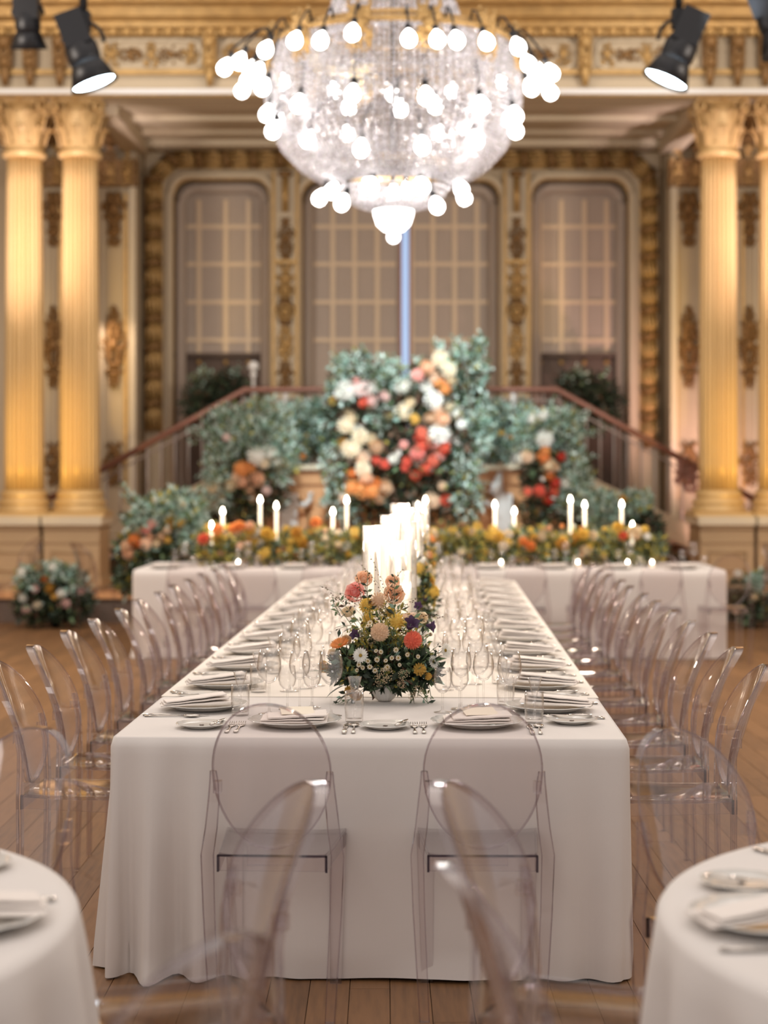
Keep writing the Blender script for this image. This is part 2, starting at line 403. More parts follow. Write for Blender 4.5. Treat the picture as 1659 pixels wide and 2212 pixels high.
# relief ornament
def ornament(w, h, seed, n=34, d=.05):
    r = random.Random(seed); mb = MB()
    for i in range(n):
        t = (i + .5) / n; z = -h / 2 + h * t; env = w / 2 * (.35 + .65 * abs(math.sin(PI * (t * 2.3 + .15)))) * (1 - .45 * abs(2 * t - 1))
        x = r.uniform(.05, 1) * env; s = r.uniform(.35, .8) * min(w, h) * .16
        for sg in (1, -1):
            if r.random() < .35: mb.torus((sg * x, 0, z), s * 1.2, s * .38, 'y', 8, 5, a0=r.uniform(0, 6), a1=7)
            else: mb.ball((sg * x, 0, z), s, 7, 4, sc=(r.uniform(.6, 1.4), .9, r.uniform(.6, 1.5)))
    mb.ball((0, -.01, 0), min(w, h) * .17, 8, 5, sc=(1, .8, 1.3))
    return mb
# gold garland border
gmeshes = []
for s in range(2):
    mb = MB(); L = .33; RR = .075
    for i in range(7):
        a = PI * (i / 6.0); mb.tube([(RR * math.cos(a), -RR * .9 * math.sin(a), -L / 2), (RR * 1.12 * math.cos(a + .15), -RR * 1.1 * math.sin(a), 0), (RR * .9 * math.cos(a + .3), -RR * .8 * math.sin(a), L / 2 - .04)], .02, 5)
    for i in range(6):
        a = PI * i / 5; mb.ball((RR * 1.15 * math.cos(a), -RR * math.sin(a), L / 2 - .02), .034, 6, 4, mi=1, sc=(1, 1, 1.2))
    mb.tube([(-RR * 1.2, -.03, L / 2 - .09), (0, -RR * 1.35, L / 2 - .01), (RR * 1.2, -.03, L / 2 + .05)], .03, 5, mi=1)
    gmeshes.append(mb.mesh('garland_segment', [GOLD, GOLDD]))
path = [(332, 930), (332, 385), (375, 345), (1368, 345), (1402, 385), (1402, 960)]
path = [(px(a), pz(b)) for a, b in path]
for i in range(len(path) - 1):
    p, q = Vector(path[i]), Vector(path[i + 1]); d = q - p; n = max(1, round(d.length / .34)); k = d.length / n
    for j in range(n):
        c = p + d * ((j + .5) / n); ang = math.atan2(d.x, d.y)
        if abs(ang) > 1.6 : pass
        M = Matrix.Translation((c.x, YW - .03, c.y)) @ Matrix.Rotation(ang, 4, 'Y') @ Matrix.Diagonal((1, 1, k / .33, 1))
        link('garland_segment', gmeshes[0], wb, M=M)
tr = struct('trim_1')
o = [(px(312), zb), (px(312), pz(327)), (px(1428), pz(327)), (px(1428), zb)]
mold(o, YW, .022, flat=(1, 1)).build('frame_line', GOLDD, tr)
o2 = [(px(350), zb), (px(350), pz(392)), (px(384), pz(362)), (px(1356), pz(362)), (px(1384), pz(392)), (px(1384), zb)]
mold(o2, YW, .016).build('frame_line', GOLD, tr)
# pilasters between the windows
for (pa, pb, nm) in ((592, 642, 'left'), (1090, 1140, 'right')):
    pt = struct('trim_2' if nm == 'left' else 'trim_3')
    xa, xb = px(pa), px(pb)
    MB().box(xa, xb, YW - .05, YW, zb, pz(372)).build('pilaster_strip', CREAM2, pt)
    for xx in (xa, xb): MB().box(xx - .02, xx + .02, YW - .09, YW - .04, zb, pz(372)).build('gilt_edge', GOLD, pt)
    xc = (xa + xb) / 2; W_ = xb - xa
    MB().tube([(xc, YW - .08, pz(385)), (xc, YW - .09, pz(460))], .045, 8).build('gilt_drop', GOLD, pt)
    MB().ball((xc, YW - .08, pz(378)), .06, 8, 5, sc=(1.6, .7, .8)).build('gilt_leaf', GOLDD, pt)
    for k, (ya, yb_) in enumerate(((470, 560), (565, 640), (640, 705), (705, 780), (780, 840))):
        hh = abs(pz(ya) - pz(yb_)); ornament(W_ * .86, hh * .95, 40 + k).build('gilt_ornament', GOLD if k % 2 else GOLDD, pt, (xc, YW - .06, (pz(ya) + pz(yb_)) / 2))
    for yy in (628, 676): 
        MB().torus((0, 0, 0), .085, .02, 'y', 14, 6).ball((0, -.01, 0), .05, 10, 6, sc=(1, .7, 1)).build('gilt_rosette', GOLD, pt, (xc, YW - .1, pz(yy)))
    MB().box(xa, xb, YW - .12, YW, pz(571), pz(563)).build('gilt_band', GOLD, pt)
# side wall panels with ornaments (wall face nearer)
YS = YW - .5
for sgn in (-1, 1):
    t = struct('trim_4' if sgn < 0 else 'trim_5')
    def sx(xp): return X0 * 0 + px(xp, YS)
    if sgn < 0: xs = [(222, 272), (102, 130)]; edge = 300
    else: xs = [(1462, 1512), (1604, 1632)]; edge = 1440
    for (a, b) in xs:
        xa, xb = sx(a), sx(b)
        for xx in (xa, xb):
            MB().box(xx - .018, xx + .018, YS - .03, YS, zb + .9, pz(418, YS)).build('panel_moulding', GOLD if xx == (xb if sgn < 0 else xa) else CREAM2, t)
        xc = (xa + xb) / 2
        for (yc, w_, h_) in ((450, .30, .36), (500, .2, .34), (700, .2, .42), (745, .36, .5), (810, .2, .3), (1000, .26, .5)):
            ornament(w_, h_, int(yc)).build('gilt_ornament', GOLDD, t, (xc if a not in (102, 1604) else xc, YS - .03, pz(yc, YS)))
    x1 = sx(edge); x0 = sx(215 if sgn < 0 else 1525)
    a, b = min(x0, x1), max(x0, x1)
    a, b = (a - 1.0, b) if sgn < 0 else (a, b + 1.0)
    MB().box(a, b, YS - .18, YS, pz(405, YS), pz(350, YS)).build('pilaster_capital', GOLDD, t)
    MB().box(a, b + 0.0, YS - .3, YS, pz(305, YS), pz(296, YS)).build('capital_abacus', GOLD, t)
    for k in range(7):
        xx = a + (b - a) * (k + .5) / 7
        ornament(.22, .34, 70 + k, 12).build('gilt_leaf_cluster', GOLDD if k % 2 else GOLD, t, (xx, YS - .2, pz(325, YS)))
        ornament(.2, .22, 90 + k, 10).build('gilt_leaf_cluster', GOLD, t, (xx, YS - .22, pz(378, YS)))
        ornament(.2, .12, 190 + k, 6).build('gilt_leaf_cluster', GOLD, t, (xx, YS - .22, pz(398, YS)))
# strip at the edge of the bay
for x in (300, 1440): MB().box(px(x) - .04, px(x) + .04, YW - .56, YW - .48, zb, 5.5).build('bay_edge', CREAM2, tr)

# entablature above the columns --------------------------------------
YE = 18.1
en = struct('trim_6')
def ez(y): return pz(y, YE)
MB().box(-7.5, 7.9, YE, YE + .55, 5.53, 6.75).build('entablature_block', CREAM, en)
MB().box(-7.5, 7.9, YE - .10, YE, ez(207), ez(196)).build('white_ledge', WHITEP, en)
MB().box(-7.5, 7.9, YE - .05, YE, ez(210), ez(207)).build('gilt_line', GOLD, en)
MB().box(-7.5, 7.9, YE - .06, YE, ez(163), ez(152)).build('gilt_line', GOLD, en)
prof = [(-.02, 82), (-.10, 78), (-.10, 70), (-.16, 66), (-.18, 56), (-.26, 48), (-.30, 30), (-.40, 26), (-.44, 8), (-.5, 0), (-.5, -8)]
vs_, fs_ = [], []
for (dy, yp) in prof: vs_ += [(-7.5, YE + dy, ez(yp)), (7.9, YE + dy, ez(yp))]
for k in range(len(prof) - 1): fs_.append((2 * k, 2 * k + 1, 2 * k + 3, 2 * k + 2))
MB().add(vs_, fs_).build('gilt_cornice', GOLD, en)
bm_ = MB().ball((0, 0, 0), .055, 8, 5).mesh('gilt_bead', GOLD)
lm_ = ornament(.2, .1, 5, 6).mesh('cornice_leaf', GOLD)
for k in range(70):
    x = -4.6 + k * .146
    link('gilt_bead', bm_, en, (x, YE - .11, ez(74)))
    if k % 2 == 0: link('cornice_leaf', lm_, en, (x, YE - .46, ez(16)))
def px_e(x): return px(x, YE)
for x in (-70, -20, 15, 68, 132, 455, 1262, 1530, 1590, 1650, 1700):
    g = MB(); xx = px_e(x)
    g.box(xx - .07, xx + .07, YE - .13, YE, ez(150), ez(82)); g.ball((xx, YE - .15, ez(98)), .075, 10, 6); g.ball((xx, YE - .13, ez(140)), .06, 10, 6)
    g.tube([(xx, YE - .12, ez(150)), (xx, YE - .08, ez(190))], [.06, .03], 8)
    g.torus((xx, YE - .16, ez(118)), .05, .02, 'y', 10, 6)
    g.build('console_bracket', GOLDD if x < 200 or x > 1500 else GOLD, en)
for (a, b) in ((218, 435), (478, 700), (720, 980), (1010, 1240), (1290, 1505)):
    xa, xb = px_e(a), px_e(b); za, zc = ez(152), ez(86); pts = []
    for i in range(33):
        an = 2 * PI * i / 32; ca, sa = math.cos(an), math.sin(an)
        pts.append(((xa + xb) / 2 + (xb - xa) / 2 * math.copysign(abs(ca) ** .35, ca), (za + zc) / 2 + (zc - za) / 2 * math.copysign(abs(sa) ** .5, sa)))
    mold(pts, YE - .01, .022).build('panel_moulding', CREAM2, en)
    for k in range(5):
        xx = xa + (xb - xa) * (k + .5) / 5
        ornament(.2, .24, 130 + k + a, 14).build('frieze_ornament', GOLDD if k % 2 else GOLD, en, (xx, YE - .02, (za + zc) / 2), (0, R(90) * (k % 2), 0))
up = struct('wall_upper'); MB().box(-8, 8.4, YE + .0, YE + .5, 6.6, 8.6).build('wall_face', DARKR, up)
# soffit of the bay with stepped mouldings
sf = struct('ceiling')
MB().box(-9, 9, YE + .5, YW + .8, 5.62, 5.8).build('bay_soffit', CREAM, sf)
for k, (y0, y1, z) in enumerate(((YE + .55, YE + .75, 5.55), (YE + .95, YE + 1.05, 5.585), (YE + 1.5, YE + 1.7, 5.575), (YW - .9, YW - .75, 5.57), (YW - .35, YW - .0, 5.54))):
    MB().box(-9, 9, y0, y1, z, 5.63).build('soffit_moulding', CREAM2 if k % 2 == 0 else CREAM, sf)
for sgn in (-1, 1):
    xs_ = XL if sgn < 0 else XR
    MB().box(xs_ - .12, xs_ + .12, YE + .5, YW - .4, 5.42, 5.62).build('soffit_beam', CREAM, sf)
    MB().box(min(xs_, sgn * 9), max(xs_, sgn * 9), YE + .5, YW - .5, 5.5, 5.62).build('side_soffit', GOLDD, sf)
for sgn, nm in ((-1, 'left'), (1, 'right')):
    wl = struct('wall_' + nm); MB().box(min(sgn * 8.9, sgn * 9.1), max(sgn * 8.9, sgn * 9.1), 6, 23, 0, 8.6).build('wall_face', CREAM, wl)

# columns --------------------------------------------------------------
YC = 18.55
def col_meshes():
    d = {}
    zt = pz(338, YC); zb0 = pz(1062, YC)
    prof = []
    for i in range(13):
        t = i / 12; prof.append((.212 - .026 * t ** 1.6, zb0 + (zt - zb0) * t))
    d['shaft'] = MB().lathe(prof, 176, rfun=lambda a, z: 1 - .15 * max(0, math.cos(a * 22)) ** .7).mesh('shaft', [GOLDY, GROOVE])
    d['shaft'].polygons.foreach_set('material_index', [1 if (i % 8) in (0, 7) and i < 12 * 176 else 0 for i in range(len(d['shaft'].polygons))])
    b = pz(1108, YC)
    d['base'] = MB().lathe([(.30, b), (.30, b + .06), (.255, b + .075), (.285, b + .10), (.285, b + .13), (.245, b + .15), (.235, b + .17), (.255, b + .19), (.25, b + .21), (.225, zb0 + .02)], 40).box(-.31, .31, -.31, .31, b - .035, b + .01).mesh('base', GOLDY)
    c0 = zt; c1 = pz(212, YC)
    d['necking'] = MB().lathe([(.2, c0 - .03), (.235, c0 - .01), (.235, c0 + .03), (.2, c0 + .06), (.205, c0 + .1), (.215, c0 + .11)], 40).mesh('necking', GOLDY)
    bell = MB().lathe([(.19, c0 + .04), (.2, c0 + .2), (.235, c0 + .4), (.27, c1 - .06)], 32)
    d['bell'] = bell.mesh('capital_bell', GOLDY)
    leaf = MB()
    prs = [(.0, .0, .055), (.015, .09, .06), (.035, .17, .055), (.075, .22, .045), (.10, .20, .03), (.095, .175, .015)]
    vs, fs = [], []
    for (o_, z_, w_) in prs: vs += [(-w_, .01 + -o_ , z_), (0, -o_ - .012, z_), (w_, .01 - o_, z_)]
    for k in range(len(prs) - 1):
        for q in (0, 1): fs.append((3 * k + q, 3 * k + q + 1, 3 * k + q + 4, 3 * k + q + 3))
    leaf.add(vs, fs, True); leaf.tube([(0, -.01, 0), (0, -.04, .12), (0, -.08, .21)], .008, 5)
    d['leaf'] = leaf.mesh('capital_leaf', GOLDY)
    v = MB(); pts = []
    for i in range(26):
        t = i / 25; a = t * 4.2 * PI / 1.6; r = .085 * (1 - t) + .012; pts.append((r * math.cos(a), 0, r * math.sin(a)))
    v.tube(pts, .022, 6); v.ball((0, 0, 0), .03, 8, 5)
    d['volute'] = v.mesh('volute', GOLDY)
    d['abacus'] = MB().box(-.30, .30, -.30, .30, c1 - .05, c1).box(-.27, .27, -.27, .27, c1 - .09, c1 - .05).ball((0, -.3, c1 - .04), .05, 8, 5).mesh('abacus', GOLDY)
    d['z'] = (c0, c1); return d
CM = col_meshes()
for k, (cx, lab) in enumerate(((px(53, YC), ''), (px(173, YC), ''), (px(1552, YC), ''), (px(1680, YC), ''))):
    co = struct('column', (cx, YC, 0))
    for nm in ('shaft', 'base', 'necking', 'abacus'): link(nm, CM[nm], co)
    link('capital', CM['bell'], co)
    cap = [c for c in co.children if c.name.startswith('capital')][0]
    c0, c1 = CM['z']
    for row, (n, z, s, r) in enumerate(((8, c0 + .08, 1.0, .205), (8, c0 + .24, 1.05, .22))):
        for i in range(n):
            a = 2 * PI * (i + .5 * row) / n
            M = Matrix.Translation((r * math.sin(a), -r * math.cos(a), z)) @ Matrix.Rotation(a, 4, 'Z') @ Matrix.Scale(s, 4)
            link('capital_leaf', CM['leaf'], cap, M=M)
    for i in range(4):
        a = PI / 4 + i * PI / 2
        M = Matrix.Translation((.31 * math.sin(a), -.31 * math.cos(a), c1 - .13)) @ Matrix.Rotation(a + .5, 4, 'Z')
        link('volute', CM['volute'], cap, M=M)
        M = Matrix.Translation((.31 * math.sin(a), -.31 * math.cos(a), c1 - .13)) @ Matrix.Rotation(a + PI - .5, 4, 'Z')
        link('volute', CM['volute'], cap, M=M)
def pedestal(xa, xb):
    p = struct('pedestal', ((xa + xb) / 2, YC, 0)); h = (xb - xa) / 2; zt = pz(1108, YC) - .03
    MB().box(-h, h, -.34, .34, .28, zt - .12).build('plinth_body', PEDM, p)
    MB().box(-h - .03, h + .03, -.40, .40, zt - .09, zt).build('top_ledge', CREAM2, p)
    MB().box(-h, h, -.37, .37, zt - .13, zt - .09).build('ledge_moulding', PEDM, p)
    MB().box(-h - .02, h + .02, -.38, .38, .28, .42).build('plinth_foot', PEDM, p)
    MB().box(-h + .01, h - .01, -.355, -.34, zt - .28, zt - .25).build('panel_line', PEDM, p)
    mold([(-h + .09, .5), (-h + .09, zt - .38), (h - .09, zt - .38), (h - .09, .5), (-h + .09, .5)], -.345, .014).build('panel_moulding', PEDM, p)
xm = px(103, YC)
pedestal(xm - .62, xm - .02); pedestal(xm + .02, px(226, YC))
xm = px(1618, YC)
pedestal(px(1500, YC), xm - .02); pedestal(xm + .02, xm + .65)

# staircase ------------------------------------------------------------
YR = 19.45
sc_ = thing('staircase', 'double staircase coming down both sides of a central landing', 'staircase')
def rx(x): return (x - PX) / F * YR
def rz_(y): return CAMZ - (y - HY) / F * YR
lxa, lxb = rx(525), rx(1208); LZ = 1.63
MB().box(lxa, lxb, YR - .1, YW, LZ - .06, LZ).build('landing', CREAM2, sc_)
MB().box(lxa, lxb, YR - .02, YR + .04, LZ - .22, LZ - .06).build('landing_fascia', WOODO, sc_)
MB().box(lxa, lxb, YR + .02, YR + .1, .28, LZ - .2).build('under_panel', WOODO, sc_)
for xc in (-1.15, -.35, .5, 1.3):
    MB().tube([(xc - .3, YR, .3), (xc - .3, YR, 1.0)] + [(xc - .3 * math.cos(PI * i / 10), YR, 1.0 + .3 * math.sin(PI * i / 10)) for i in range(11)] + [(xc + .3, YR, .3)], .02, 6).build('panel_arch', GOLDD, sc_)
n = 9; rise = (LZ - .28) / n; tread = .30
for sgn in (-1, 1):
    xs0 = lxa if sgn < 0 else lxb
    for i in range(n - 1):
        zt = LZ - (i + 1) * rise; a = xs0 + sgn * i * tread; b = a + sgn * tread
        MB().box(min(a, b), max(a, b), YR, YW - .52 if i > 3 else YW - .02, zt - rise + .0, zt).build('step', STEPM, sc_)
    ex = xs0 + sgn * n * tread
    m = MB(); a = [(xs0, LZ + .03), (xs0, LZ - .3), (ex - sgn * .3, .28), (ex + sgn * .05, .28), (ex + sgn * .05, .34)]
    vv = [(p[0], YR - .05, p[1]) for p in a] + [(p[0], YR, p[1]) for p in a]; k = len(a)
    m.add(vv, [tuple(range(k)), tuple(range(2 * k - 1, k - 1, -1))] + [(i, (i + 1) % k, k + (i + 1) % k, k + i) for i in range(k)]); m.build('stringer', CREAM, sc_)
    # rails
    xe = rx(190) if sgn < 0 else rx(1545); slope = (rz_(838) - rz_(1005)) / (rx(525) - rx(222))
    xt = rx(530) if sgn < 0 else rx(1203)
    ztop = rz_(842)
    pts = [((lxa + lxb) / 2, YR, ztop), (xt, YR, ztop)]
    xend = xs0 + sgn * 2.75
    pts.append((xend, YR, ztop - abs(xend - xt) * .555))
    MB().tube(pts, .04, 8, flat=(1, 1)).build('handrail', COPP, sc_)
    for dz in (.12,):
        MB().tube([(p[0], p[1], p[2] - dz) for p in pts], .012, 6).build('lower_rail', BALU, sc_)
    bmx = 0
    x = xs0
    while abs(x - xs0) < 2.7:
        zt = ztop - max(0, abs(x - xt)) * .555 if (x - xt) * sgn > 0 else ztop
        zb_ = zt - .88
        MB().tube([(x, YR, max(.3, zb_)), (x, YR, zt - .02)], .011, 6).build('baluster', BALU, sc_); x += sgn * .155
    # scroll end
    e = pts[-1]
x = lxa + .155
while x < lxb - .05:
    MB().tube([(x, YR, LZ), (x, YR, rz_(842))], .011, 6).build('baluster', BALU, sc_); x += .155
for x in (617, 1108): MB().tube([(rx(x), YR - .02, LZ), (rx(x), YR - .02, rz_(850))], .025, 8).build('rail_post', WHITEP, sc_)
fn = tag(MB().lathe([(.05, 0), (.05, .02), (.02, .05), (.02, .3), (.045, .33), (.02, .36)], 12).ball((0, 0, .42), .065, 12, 8).build('post_lamp', WHITEP, None, (rx(543) , YR + .3, rz_(838) - .16)), 'small white globe on a post behind the left bend of the stair rail', 'lamp')
# scrolled ironwork on the right flight
for (x, y) in ((1470, 1020), (1490, 1035)):
    ornament(.2, .28, x).build('iron_scroll', COPP, sc_, (rx(x), YR - .02, rz_(y)))
# white scrolled brackets under the landing
for (x, lab) in ((625, 'white carved scroll bracket under the landing, left of the tall flower column'), (1085, 'white carved scroll bracket under the landing, right of the tall flower column')):
    s_ = 1 if x < 800 else -1
    b = MB(); X_ = rx(x)
    b.box(-.10, .10, -.06, .06, -.38, .1).tube([(-.08, 0, .1), (-.06, 0, .24), (-.03, 0, .34)], [.09, .06, .02], 8)
    b.torus((.14 * s_, 0, .08), .11, .03, 'y', 14, 6, a0=PI if s_ > 0 else PI, a1=2.1 * PI)
    tag(b.build('scroll_bracket', WHITEP, None, (X_, YR - .14, rz_(1085))), lab, 'bracket')

# ================================================================== TABLES
TH = math.atan(.031); TO = Vector((-.047, 5.19, 0)); HT = .735; HW = .785; TL = 7.55
def TT(u, v, z=0, rz=0, s=1):   # main table frame: u across, v away along the table
    return Matrix.Translation(TO) @ Matrix.Rotation(-TH, 4, 'Z') @ TM(u, v, z, rz, s)

def cloth_mesh(x0, x1, y0, y1, h, name, m, seed, fold=.03, rows=18, puddle=True, ds=.035, camp=(1, 1, 1, 1)):
    r0 = .03; per = []
    def line(p, q, nx, ny):
        L = math.dist(p, q); n = max(2, int(L / ds))
        for i in range(n): t = i / n; per.append((p[0] + (q[0] - p[0]) * t, p[1] + (q[1] - p[1]) * t, nx, ny))
    def arc(cx, cy_, a0):
        for i in range(12): a = a0 + PI / 2 * i / 12; per.append((cx + r0 * math.cos(a), cy_ + r0 * math.sin(a), math.cos(a), math.sin(a)))
    line((x0 + r0, y0), (x1 - r0, y0), 0, -1); arc(x1 - r0, y0 + r0, -PI / 2)
    line((x1, y0 + r0), (x1, y1 - r0), 1, 0); arc(x1 - r0, y1 - r0, 0)
    line((x1 - r0, y1), (x0 + r0, y1), 0, 1); arc(x0 + r0, y1 - r0, PI / 2)
    line((x0, y1 - r0), (x0, y0 + r0), -1, 0); arc(x0 + r0, y0 + r0, PI)
    corners = [(x0, y0), (x1, y0), (x1, y1), (x0, y1)]
    s = 0; S = []
    for i, p in enumerate(per):
        q = per[i - 1]; s += math.dist(p[:2], q[:2]) if i else 0; S.append(s)
    n = len(per); vs = []; fs = []
    # rows: rim bevel, then the drop
    for j in range(rows + 1):
        t = j / rows; 
        for i, (x, y, nx, ny) in enumerate(per):
            if j == 0: vs.append((x - nx * .012, y - ny * .012, h)); continue
            if j == 1: vs.append((x - nx * .003, y - ny * .003, h - .003)); continue
            t = (j - 1) / (rows - 1)
            z = h - .006 - (h - .012) * t
            cdist = min(math.dist((x, y), c) for c in corners)
            g = math.exp(-(cdist / .16) ** 2); g2 = math.exp(-(cdist / .34) ** 2)
            nz = noise.noise(Vector((S[i] * 1.3 + seed, t * .8, seed)))
            wv = fold * t * (.35 + .65 * nz) * (math.sin(S[i] * 8 + seed) * .5 + .5) + .006 * t * math.sin(S[i] * 15 + seed * 3)
            sg = math.atan2(ny, nx)
            ca = camp[min(range(4), key=lambda q: math.dist((x, y), corners[q]))]
            f = ca * (g2 * t * .085 * (math.cos(cdist * 42 + 1.0) - .25) + g * t * .045)
            tuck = .0
            d = .006 + wv * (1 - g) + f
            if puddle and t > .9: d += (t - .9) * .35 * (noise.noise(Vector((S[i] * 2.2, seed, 3))) + .15)
            vs.append((x + nx * d, y + ny * d, max(z, .006 + .018 * max(0, noise.noise(Vector((S[i] * 2.4, 9, seed))))) if puddle else max(z, .004)))
    for j in range(rows):
        for i in range(n):
            k = (i + 1) % n; fs.append((j * n + i, (j + 1) * n + i, (j + 1) * n + k, j * n + k))
    mb = MB().add(vs, fs, True); mb.add(vs[:n], [tuple(range(n))], False)
    return mb.mesh(name, m)

t = thing('dining_table', 'long banquet table under white linen in the centre of the hall', 'table', M=TT(0, 0, 0))
MB().box(-HW + .04, HW - .04, .04, TL - .04, HT - .035, HT - .008).build('tabletop', WOODO, t)
for vv in (.25, 2.5, 5.0, TL - .25):
    for u in (-.6, .6): MB().box(u - .025, u + .025, vv - .025, vv + .025, 0, HT - .035).build('leg', BLACKM, t)
c = link('tablecloth', cloth_mesh(-HW, HW, 0, TL, HT, 'tablecloth', CLOTH, 1.7, fold=.014, camp=(1, -.25, .6, .6), rows=30, ds=.017), M=TT(0, 0, 0))
tag(c, 'floor-length pale linen tablecloth over the long central table, near end facing the camera', 'tablecloth')
m = MB().box(-HW + .002, HW - .002, .94, TL - .01, HT + .0005, HT + .0025)
c = m.build('table_runner', CLOTH2); c.matrix_local = TT(0, 0, 0)
tag(c, 'second ivory linen overlay on the long table, its edge just behind the near place settings', 'tablecloth')

# cross table
YX = 14.15; CXL, CXR = (285 - PX) / F * YX, (1568 - PX) / F * YX
CRM = lambda x, y, z=0, rz=0, s=1: Matrix.Translation(((CXL + CXR) / 2, YX, 0)) @ Matrix.Rotation(-TH * .5, 4, 'Z') @ TM(x, y, z, rz, s)
cw = (CXR - CXL) / 2; CD = 1.25
t = thing('cross_table', 'wide banquet table standing crosswise behind the long table', 'table', M=CRM(0, 0, 0))
MB().box(-cw + .04, cw - .04, .04, CD - .04, HT - .035, HT - .008).build('tabletop', WOODO, t)
for x in (-cw + .3, 0, cw - .3):
    for y in (.2, CD - .2): MB().box(x - .025, x + .025, y - .025, y + .025, 0, HT - .035).build('leg', BLACKM, t)
c = link('tablecloth', cloth_mesh(-cw, cw, 0, CD, HT, 'tablecloth', CLOTH, 4.2, fold=.01, camp=(.1, .1, .1, .1)), M=CRM(0, 0, 0))
tag(c, 'pale linen tablecloth on the crosswise table in front of the staircase', 'tablecloth')

# round tables at the bottom corners
RTC = {'left': Vector((-1.43, 3.06, 0)), 'right': Vector((1.37, 3.06, 0))}; RR_ = .87
def round_cloth(seed):
    n = 160; rows = 14; vs = []; fs = []; prof = []
    for j in range(rows + 1):
        for i in range(n):
            a = 2 * PI * i / n
            if j == 0: r, z = RR_ - .03, HT
            elif j == 1: r, z = RR_ - .006, HT - .003
            elif j == 2: r, z = RR_ + .002, HT - .015
            else:
                t = (j - 2) / (rows - 2); z = HT - .015 - (HT - .02) * t
                r = RR_ + .004 + t * (.05 + .032 * math.cos(a * 19 + 1.2 * math.sin(3 * a + seed)) + .02 * math.sin(7 * a + seed)) + .012 * math.sin(min(1, t * 3) * PI / 2) * math.cos(a * 19 + 1.2 * math.sin(3 * a + seed))
            vs.append((r * math.cos(a), r * math.sin(a), z))
    for j in range(rows):
        for i in range(n):
            k = (i + 1) % n; fs.append((j * n + i, (j + 1) * n + i, (j + 1) * n + k, j * n + k))
    mb = MB().add(vs, fs, True); mb.add(vs[:n], [tuple(range(n))]); return mb.mesh('tablecloth', CLOTH)
for nm in ('left', 'right'):
    t = thing('round_table', 'round table at the bottom %s corner, nearest the camera' % nm, 'table', RTC[nm])
    MB().lathe([(.8, HT - .035), (.8, HT - .01)], 40).build('tabletop', WOODO, t)
    MB().lathe([(.28, 0), (.28, .03), (.05, .06), (.05, HT - .05), (.2, HT - .036)], 20).build('pedestal_leg', BLACKM, t)
    c = link('tablecloth', round_cloth(1.0 if nm == 'left' else 2.2), None, RTC[nm])
    tag(c, 'pleated white tablecloth on the round table cut off at the bottom %s corner' % nm, 'tablecloth')

